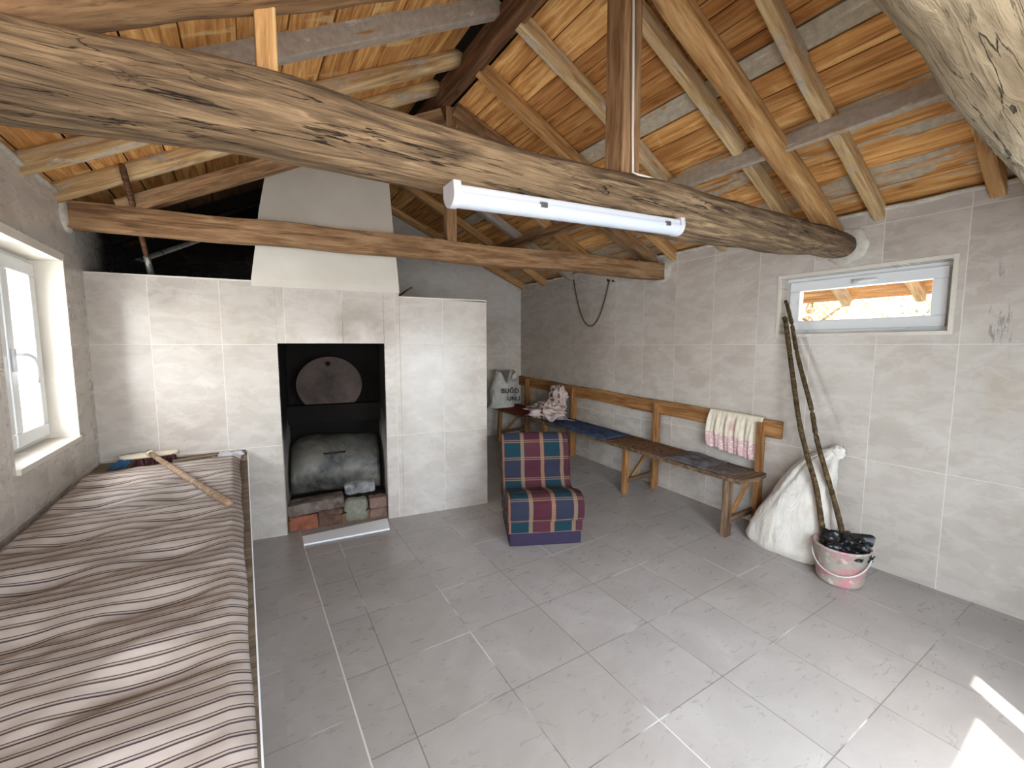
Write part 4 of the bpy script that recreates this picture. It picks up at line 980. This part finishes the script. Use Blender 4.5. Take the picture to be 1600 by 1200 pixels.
def lumpy(mb, c, rad, seed, nu=44, nv=30, crease=0.16, top=None):
    def f(u, v):
        a = 2*math.pi*u; b = math.pi*(v-0.5)
        d = Vector((math.cos(a)*math.cos(b), math.sin(a)*math.cos(b), math.sin(b)))
        q = 1+crease*noise.noise(d*2.2+Vector((seed, 0, 0)))+crease*0.9*(abs(noise.noise(d*4.5+Vector((0, seed, 0))))-0.2)
        if top: q *= top(d)
        return Vector(c)+Vector((d.x*rad[0]*q, d.y*rad[1]*q, d.z*rad[2]*q))
    return mb.grid(f, nu, nv, lambda u, v: (u, v))
bag = thing('printed_bag', 'white printed flour bag with two floppy ears in the far corner of the bench', 'bag', (3.29, 5.25, 0.66))
bc = Vector((3.27, 5.26, 0.86))
mb = MB(); rings = []
for i in range(31):
    t = i/30; z = 0.66+0.56*t; w = 0.215-0.02*math.sin(t*9)-0.05*t; d = 0.13-0.05*t; cx = -0.06*(1-t)**2
    notch = 1.0
    ring = []
    for k in range(48):
        a = 2*math.pi*k/48; c, s2 = math.cos(a), math.sin(a)
        f = 1+0.10*noise.noise(Vector((c*2, s2*2, z*5)))+0.30*(abs(noise.noise(Vector((c*3.5, s2*3.5, z*5+2))))-0.2)
        zz = z
        if t > 0.55: zz = z - 0.20*((t-0.55)/0.45)*math.exp(-((c-0.0)/0.35)**2) + 0.02*noise.noise(Vector((c*4, s2*4, 3)))
        sh = 0.25 if t > 0.97 else 1.0
        ring.append(Vector((bc.x, bc.y, 0))+BD*(cx+c*w*f)+BN*(s2*d*f*sh)+Vector((0, 0, zz)))
    rings.append(ring)
mb.loft(rings); build('body', mb, M['bag'], bag, smooth=True)
mb = MB(); mb.tube([bc+Vector((0.06, -0.11, 0.20)), bc+Vector((0.09, -0.13, 0.26)), bc+Vector((0.12, -0.10, 0.33))], [0.03, 0.045, 0.03], 12)
tag(build('tied_ear', mb, M['bag'], bag, smooth=True), 'yellowish tied ear of the bag')
M['ink'] = flat('black_print', C(34, 36, 44), 0.7)
def text(body, size, loc, right, up, parent, mat, ext=0.001):
    cu = bpy.data.curves.new('print', 'FONT'); cu.body = body; cu.size = size; cu.extrude = ext; cu.offset = 0.002
    tmp = bpy.data.objects.new('tmp', cu); COL.objects.link(tmp); dg = bpy.context.evaluated_depsgraph_get(); dg.update()
    me = bpy.data.meshes.new_from_object(tmp.evaluated_get(dg)); bpy.data.objects.remove(tmp)
    o = bpy.data.objects.new('print', me); me.materials.clear(); me.materials.append(mat); COL.objects.link(o)
    r = Vector(right).normalized(); u = Vector(up).normalized(); n = r.cross(u)
    m = Matrix((r, u, n)).transposed().to_4x4(); m.translation = Vector(loc)-gloc(parent); o.parent = parent; o.matrix_local = m
    return tag(o, 'black printed letters')
vd = Vector((bc.x, bc.y, 0)).normalized(); rt = Vector((vd.y, -vd.x, 0))
text('BUĞD', 0.095, bc-vd*0.185-rt*0.05+Vector((0, 0, 0.03)), rt, (0, 0, 1), bag, M['ink'])
text('UNU', 0.085, bc-vd*0.185+rt*0.04+Vector((0, 0, -0.08)), rt, (0, 0, 1), bag, M['ink'])
cb = thing('crumpled_bag', 'crumpled pinkish white sack with a dark red printed band lying on the bench', 'bag', (3.35, 4.3, sz(3.35, 4.3)))
mb = MB(); lumpy(mb, (3.34, 4.34, 0.72), (0.23, 0.26, 0.10), 11, 70, 40, 0.6); build('lower_folds', mb, M['bag_pink'], cb, smooth=True)
mb = MB(); lumpy(mb, (3.52, 4.30, 0.92), (0.085, 0.17, 0.19), 14, 50, 34, 0.35, top=lambda d: 1-0.35*max(0, d.z)); build('upper_fold', mb, M['bag_pink'], cb, smooth=True)
mb = MB()
mb.grid(lambda u, v: (3.16+0.34*u, 3.98+0.46*v-0.1*u, 0.64+0.07*math.sin(u*4+v*3)+0.10*v*u+0.05*noise.noise(Vector((u*4, v*4, 2)))), 24, 24); build('loose_flap', mb, M['bag_pink'], cb, smooth=True, solid=0.003)

# ------------------------------------------------------------ sack, bucket and poles at the right wall
def sackmat():
    t = NT('woven_sack', 0.75, 0.25); o = t.obj(); x, y, z = t.sep(o)
    w = t.math('MULTIPLY', t.math('SINE', t.math('MULTIPLY', z, 900)), t.math('SINE', t.math('MULTIPLY', y, 900)))
    n = t.noise(o, 4, 5, 0.6); st = t.smooth(t.noise(t.scale(o, (5, 5, 1.2)), 1.6, 4), 0.52, 0.68)
    c = t.ramp(n, [(0.3, C(198, 190, 178)), (0.7, C(226, 220, 210))]); c = t.mix(t.math('MULTIPLY', st, 0.35), c, C(168, 138, 104))
    t.bump(t.noise(t.scale(o, (6, 6, 2)), 2.5, 5, 0.6, 0.8), 0.7, 0.02)
    return t.base(c)
M['sack'] = sackmat()
sk = thing('full_sack', 'big full white woven sack slumped against the right wall behind the bucket', 'sack', (3.48, 1.42, fl(3.4, 1.4)))
mb = MB(); rings = []
lv = [(0.0, 3.475, 1.43, 0.165, 0.27), (0.05, 3.475, 1.435, 0.185, 0.295), (0.16, 3.485, 1.42, 0.185, 0.275), (0.30, 3.50, 1.395, 0.17, 0.235), (0.42, 3.52, 1.37, 0.15, 0.20), (0.54, 3.545, 1.35, 0.125, 0.165), (0.63, 3.57, 1.33, 0.10, 0.135), (0.69, 3.585, 1.31, 0.075, 0.11), (0.73, 3.60, 1.29, 0.05, 0.085), (0.77, 3.615, 1.26, 0.035, 0.065), (0.80, 3.625, 1.235, 0.03, 0.045), (0.82, 3.63, 1.22, 0.015, 0.02)]
for i in range(len(lv)-1):
    for s_ in range(3):
        t = s_/3; a = [lv[i][k]+(lv[i+1][k]-lv[i][k])*t for k in range(5)]
        ring = []
        for k in range(56):
            an = 2*math.pi*k/56; c, s2 = math.cos(an), math.sin(an); e = 2/2.7
            px_ = math.copysign(abs(c)**e, c)*a[3]; py_ = math.copysign(abs(s2)**e, s2)*a[4]
            f = 1+0.09*noise.noise(Vector((c*2, s2*2, a[0]*6)))+0.32*min(1, a[0]*1.3)**2*(abs(noise.noise(Vector((c*4.5, s2*4.5, a[0]*2.5+4))))-0.2)+0.05*(abs(noise.noise(Vector((c*6, s2*6, a[0]*12))))-0.2)+0.16*min(1, a[0]*1.35)**3*math.sin(an*7+4*noise.noise(Vector((c*1.5, s2*1.5, a[0]*2))))
            x = min(XR-0.008, a[1]+px_*f); ring.append(Vector((x, a[2]+py_*f, a[0]+fl(3.4, 1.4)-0.003)))
        rings.append(ring)
mb.loft(rings); build('body', mb, M['sack'], sk, smooth=True)
mb = MB(); lumpy(mb, (3.62, 1.205, 0.80), (0.03, 0.05, 0.045), 3, 20, 14, 0.5); build('tied_mouth', mb, M['sack'], sk, smooth=True)

bk = thing('bucket', 'pink plastic bucket smeared with grey mortar, two long poles standing in it', 'bucket', (3.30, 1.04, 0))
def bucketmat():
    t = NT('smeared_pink_plastic', 0.55, 0.4); o = t.obj(); n = t.noise(o, 9, 6, 0.7, 1.0); n2 = t.noise(o, 22, 4)
    c = t.mix(t.smooth(n, 0.42, 0.52), C(188, 128, 132), C(164, 156, 144)); c = t.mix(t.math('MULTIPLY', t.smooth(n2, 0.58, 0.66), 0.7), c, C(200, 192, 184))
    c = t.mix(t.math('MULTIPLY', t.smooth(t.noise(o, 7, 3), 0.64, 0.7), 0.7), c, C(96, 92, 84)); t.bump(n, 0.6, 0.006); return t.base(c)
M['bucket'] = bucketmat()
BC = Vector((3.30, 1.04, fl(3.3, 1.04)))
mb = MB(); N = 48
prf = [(0.0, 0.0), (0.105, 0.0), (0.122, 0.008), (0.128, 0.03), (0.150, 0.240), (0.158, 0.247), (0.158, 0.258), (0.148, 0.260), (0.143, 0.24), (0.120, 0.03), (0.10, 0.012), (0.0, 0.012)]
rings = [[BC+Vector((max(r, 0.0005)*math.cos(2*math.pi*k/N), max(r, 0.0005)*math.sin(2*math.pi*k/N), z)) for k in range(N)] for r, z in prf]
mb.loft(rings); build('pail', mb, M['bucket'], bk, smooth=True)
mb = MB(); pts = []
vb = Vector((-BC.x, -BC.y, 0)).normalized(); rb2 = Vector((-vb.y, vb.x, 0))
for i in range(21):
    a = math.pi*i/20; pts.append(BC+rb2*(0.158*math.cos(a))+vb*(0.166*math.sin(a)+0.0)*1.0+Vector((0, 0, 0.240-0.125*math.sin(a)-0.03*(i/20))))
mb.tube(pts, 0.005, 8); tag(build('handle', mb, M['bag'], bk, smooth=True), 'grey-white bail handle hanging in front')
M['black'] = flat('black_plastic', C(16, 16, 19), 0.35, 0.5)
mb = MB(); lumpy(mb, BC+Vector((0.02, -0.01, 0.215)), (0.125, 0.125, 0.10), 21, 60, 34, 0.55)
mb.grid(lambda u, v: BC+Vector((0.03+0.13*u, -0.13+0.12*v, 0.27+0.03*math.sin(u*7+v*4)+0.02*u)), 12, 12)
tag(build('rubbish_bag', mb, M['black'], smooth=True), 'crumpled black plastic bag stuffed inside the pink bucket', 'bag')
def pole(pts, r, label, ribs=0):
    P = [Vector(p) for p in pts]; out = []; rr = []
    for i in range(len(P)-1):
        for k in range(8):
            t = k/8; p0 = P[max(0, i-1)]; p1 = P[i]; p2 = P[i+1]; p3 = P[min(len(P)-1, i+2)]
            out.append(0.5*((2*p1)+(p2-p0)*t+(2*p0-5*p1+4*p2-p3)*t*t+(3*p1-p0-3*p2+p3)*t**3))
    out.append(P[-1])
    for i, p in enumerate(out): rr.append((r[0]+(r[1]-r[0])*i/len(out))*(1+0.14*noise.noise(Vector((i*0.9, r[0]*900, 0)))))
    mb = MB(); mb.tube(out, rr, 12); return tag(build('wooden_pole', mb, M['stick'], smooth=True), label, 'pole', 'poles standing in the bucket')
pole([(3.25, 1.10, 0.05), (3.295, 1.135, 0.217), (3.335, 1.178, 0.374), (3.383, 1.239, 0.577), (3.42, 1.316, 0.764), (3.467, 1.398, 0.982), (3.516, 1.46, 1.189), (3.587, 1.542, 1.478), (3.656, 1.62, 1.756), (3.672, 1.64, 1.80)], (0.017, 0.017), 'darker left pole standing in the pink bucket, tip at the window corner')
pole([(3.33, 1.0, 0.05), (3.367, 1.047, 0.234), (3.393, 1.09, 0.37), (3.422, 1.155, 0.548), (3.476, 1.284, 0.882), (3.518, 1.35, 1.105), (3.557, 1.434, 1.336), (3.59, 1.502, 1.528), (3.633, 1.568, 1.753), (3.664, 1.625, 1.908), (3.674, 1.64, 1.93)], (0.018, 0.013), 'longer right pole standing in the pink bucket, its reddish tip higher')

# ------------------------------------------------------------ strip lamp and cables
M['lamp_white'] = flat('lamp_housing', C(188, 188, 192), 0.35, 0.5)
def diff():
    t = NT('lamp_diffuser', 0.3, 0.5); t.b.inputs['Subsurface Weight'].default_value = 0.4; t.b.inputs['Subsurface Radius'].default_value = (0.02, 0.02, 0.02)
    return t.base(C(186, 190, 198))
M['diffuser'] = diff()
lp = thing('strip_lamp', 'long white fluorescent strip lamp fixed under the great log', 'lamp', (1.09, 1.19, 2.05))
la, lb = Vector((0.545, 1.185, 2.02)), Vector((1.632, 1.185, 2.088))
mx = frame_mx(la, lb); L = (lb-la).length
mb = MB(); mb.box(0.0, L, -0.03, 0.04, 0.002, 0.032)
build('housing', mb, M['lamp_white'], lp, mx=mx, bevel=0.006)
mb = MB(); sec = [(-0.036+0.0, 0.0)]+[(0.036*math.cos(math.pi+math.pi*i/12), 0.036*math.sin(math.pi+math.pi*i/12)*0.95) for i in range(13)]+[(0.036, 0.0)]
mb.loft([[Vector((x, y, z+0.006)) for y, z in sec] for x in (0.018, L-0.018)]); build('diffuser', mb, M['diffuser'], lp, mx=mx, smooth=False)
for xa, xb in ((-0.004, 0.022), (L-0.022, L+0.004)):
    mb = MB(); s2 = [(1.1*y, 1.1*z) for y, z in sec]+[(0.038, 0.034), (-0.038, 0.034)]
    mb.loft([[Vector((x, y, z+0.006)) for y, z in s2] for x in (xa, xb)]); build('end_cap', mb, M['lamp_white'], lp, mx=mx, bevel=0.003)
for x in (0.30*L, 0.90*L):
    mb = MB(); mb.box(x-0.012, x+0.012, -0.042, -0.03, -0.004, 0.012); tag(build('clip', mb, M['metal'], lp, mx=mx), 'small metal clip')
M['wire'] = flat('white_cable', C(216, 208, 196), 0.5)
mb = MB()
mb.tube([(1.40, 1.255, 3.30), (1.392, 1.252, 3.0), (1.40, 1.25, 2.7), (1.408, 1.252, 2.45), (1.414, 1.25, 2.30), (1.425, 1.225, 2.285), (1.49, 1.22, 2.285), (1.56, 1.215, 2.275), (1.60, 1.20, 2.26)], 0.0055, 8)
tag(build('cable', mb, M['wire'], smooth=True), 'thin white cable running down the tall post onto the great log', 'cable')
M['dark_wire'] = flat('dark_cable', C(72, 64, 56), 0.6)
mb = MB(); pts = []
for i in range(25):
    t = i/24; y = 4.21+(3.58-4.21)*t; s_ = 1-abs(2*t-1)**2.2
    pts.append((3.685, y, 2.44+(2.34-2.44)*t - 0.565*s_))
mb.tube(pts, 0.007, 8)
tag(build('cable', mb, M['dark_wire'], smooth=True), 'dark cable hanging in a loop on the right wall below the tie beam', 'cable')
for y, z, lab in ((3.58, 2.345, 'small dark nail holding the right end of the hanging cable loop'), (3.50, 2.325, 'small dark nail in the tiles just right of the hanging cable loop')):
    mb = MB(); mb.tube([(3.70, y, z), (3.665, y, z+0.004)], 0.006, 8); mb.tube([(3.668, y, z+0.004), (3.662, y, z+0.004)], 0.014, 10); tag(build('nail', mb, M['black_metal'], smooth=False), lab, 'nail')

# ------------------------------------------------------------ outside
M['ground'] = flat('dry_ground', C(150, 144, 134), 0.95, 0.1, 0.2, 0.8)
mb = MB(); mb.grid(lambda u, v: (-25+u*60, -25+v*60, -0.12), 20, 20); struct('floor', mb, M['ground'], org=Vector((0, 0, -0.12)))
def leafmat(name, c0, c1):
    t = NT(name, 0.7, 0.2); c = t.ramp(t.attr('rnd'), [(0.1, c0), (0.9, c1)])
    t.b.inputs['Transmission Weight'].default_value = 0.0
    return t.base(c)
M['leaf'] = leafmat('autumn_leaves', C(190, 176, 110), C(240, 222, 160)); M['leaf2'] = leafmat('green_leaves', C(130, 136, 90), C(206, 200, 140))
def tree(x, y, h, r, mat, label, seed, n=2600):
    t = thing('tree', label, 'tree', (x, y, -0.12), 'trees outside the small window'); rr = random.Random(seed)
    mb = MB(); mb.tube([(x, y, -0.12), (x+0.05, y+0.03, h*0.3), (x-0.04, y, h*0.62), (x, y+0.05, h*0.85)], [0.11, 0.09, 0.06, 0.03], 10)
    for i in range(9):
        a = rr.uniform(0, 6.28); z = h*rr.uniform(0.35, 0.75); mb.tube([(x, y, z), (x+math.cos(a)*r*0.4, y+math.sin(a)*r*0.4, z+0.3), (x+math.cos(a)*r*0.85, y+math.sin(a)*r*0.85, z+rr.uniform(0.3, 0.8))], [0.035, 0.022, 0.01], 6)
    build('trunk', mb, M['handle'], t, smooth=True)
    mb = MB()
    for i in range(n):
        d = Vector((rr.gauss(0, 1), rr.gauss(0, 1), rr.gauss(0, 1))).normalized()*(rr.random()**0.5)
        c = Vector((x+d.x*r, y+d.y*r, h*0.62+d.z*h*0.42)); a = Vector((rr.gauss(0, 1), rr.gauss(0, 1), rr.gauss(0, 1))).normalized(); b = a.cross(Vector((rr.gauss(0, 1), rr.gauss(0, 1), rr.gauss(0, 1)))).normalized(); s_ = rr.uniform(0.03, 0.07)
        mb.add([c-a*s_, c+b*s_*0.5, c+a*s_, c-b*s_*0.5], [(0, 1, 2, 3)], {'rnd': rr.random()})
    build('crown', mb, mat, t)
tree(9.0, 0.7, 4.2, 1.3, M['leaf'], 'yellow leafy tree outside, at the right end of the small window', 1)
tree(9.3, 3.7, 4.0, 1.4, M['leaf'], 'yellow leafy tree outside, in the left half of the small window', 2)
tree(11.7, 2.2, 4.6, 1.5, M['leaf2'], 'greener tree outside, between the two yellow trees behind the small window', 3)
M['outwall'] = flat('outside_wall', C(206, 204, 200), 0.8, 0.2, 0.08, 2)
mb = MB(); mb.box(-4.2, -4.0, 5.0, 12, -0.12, 2.6); tag(build('garden_wall', mb, M['outwall']), 'pale wall outside the left window', 'wall')
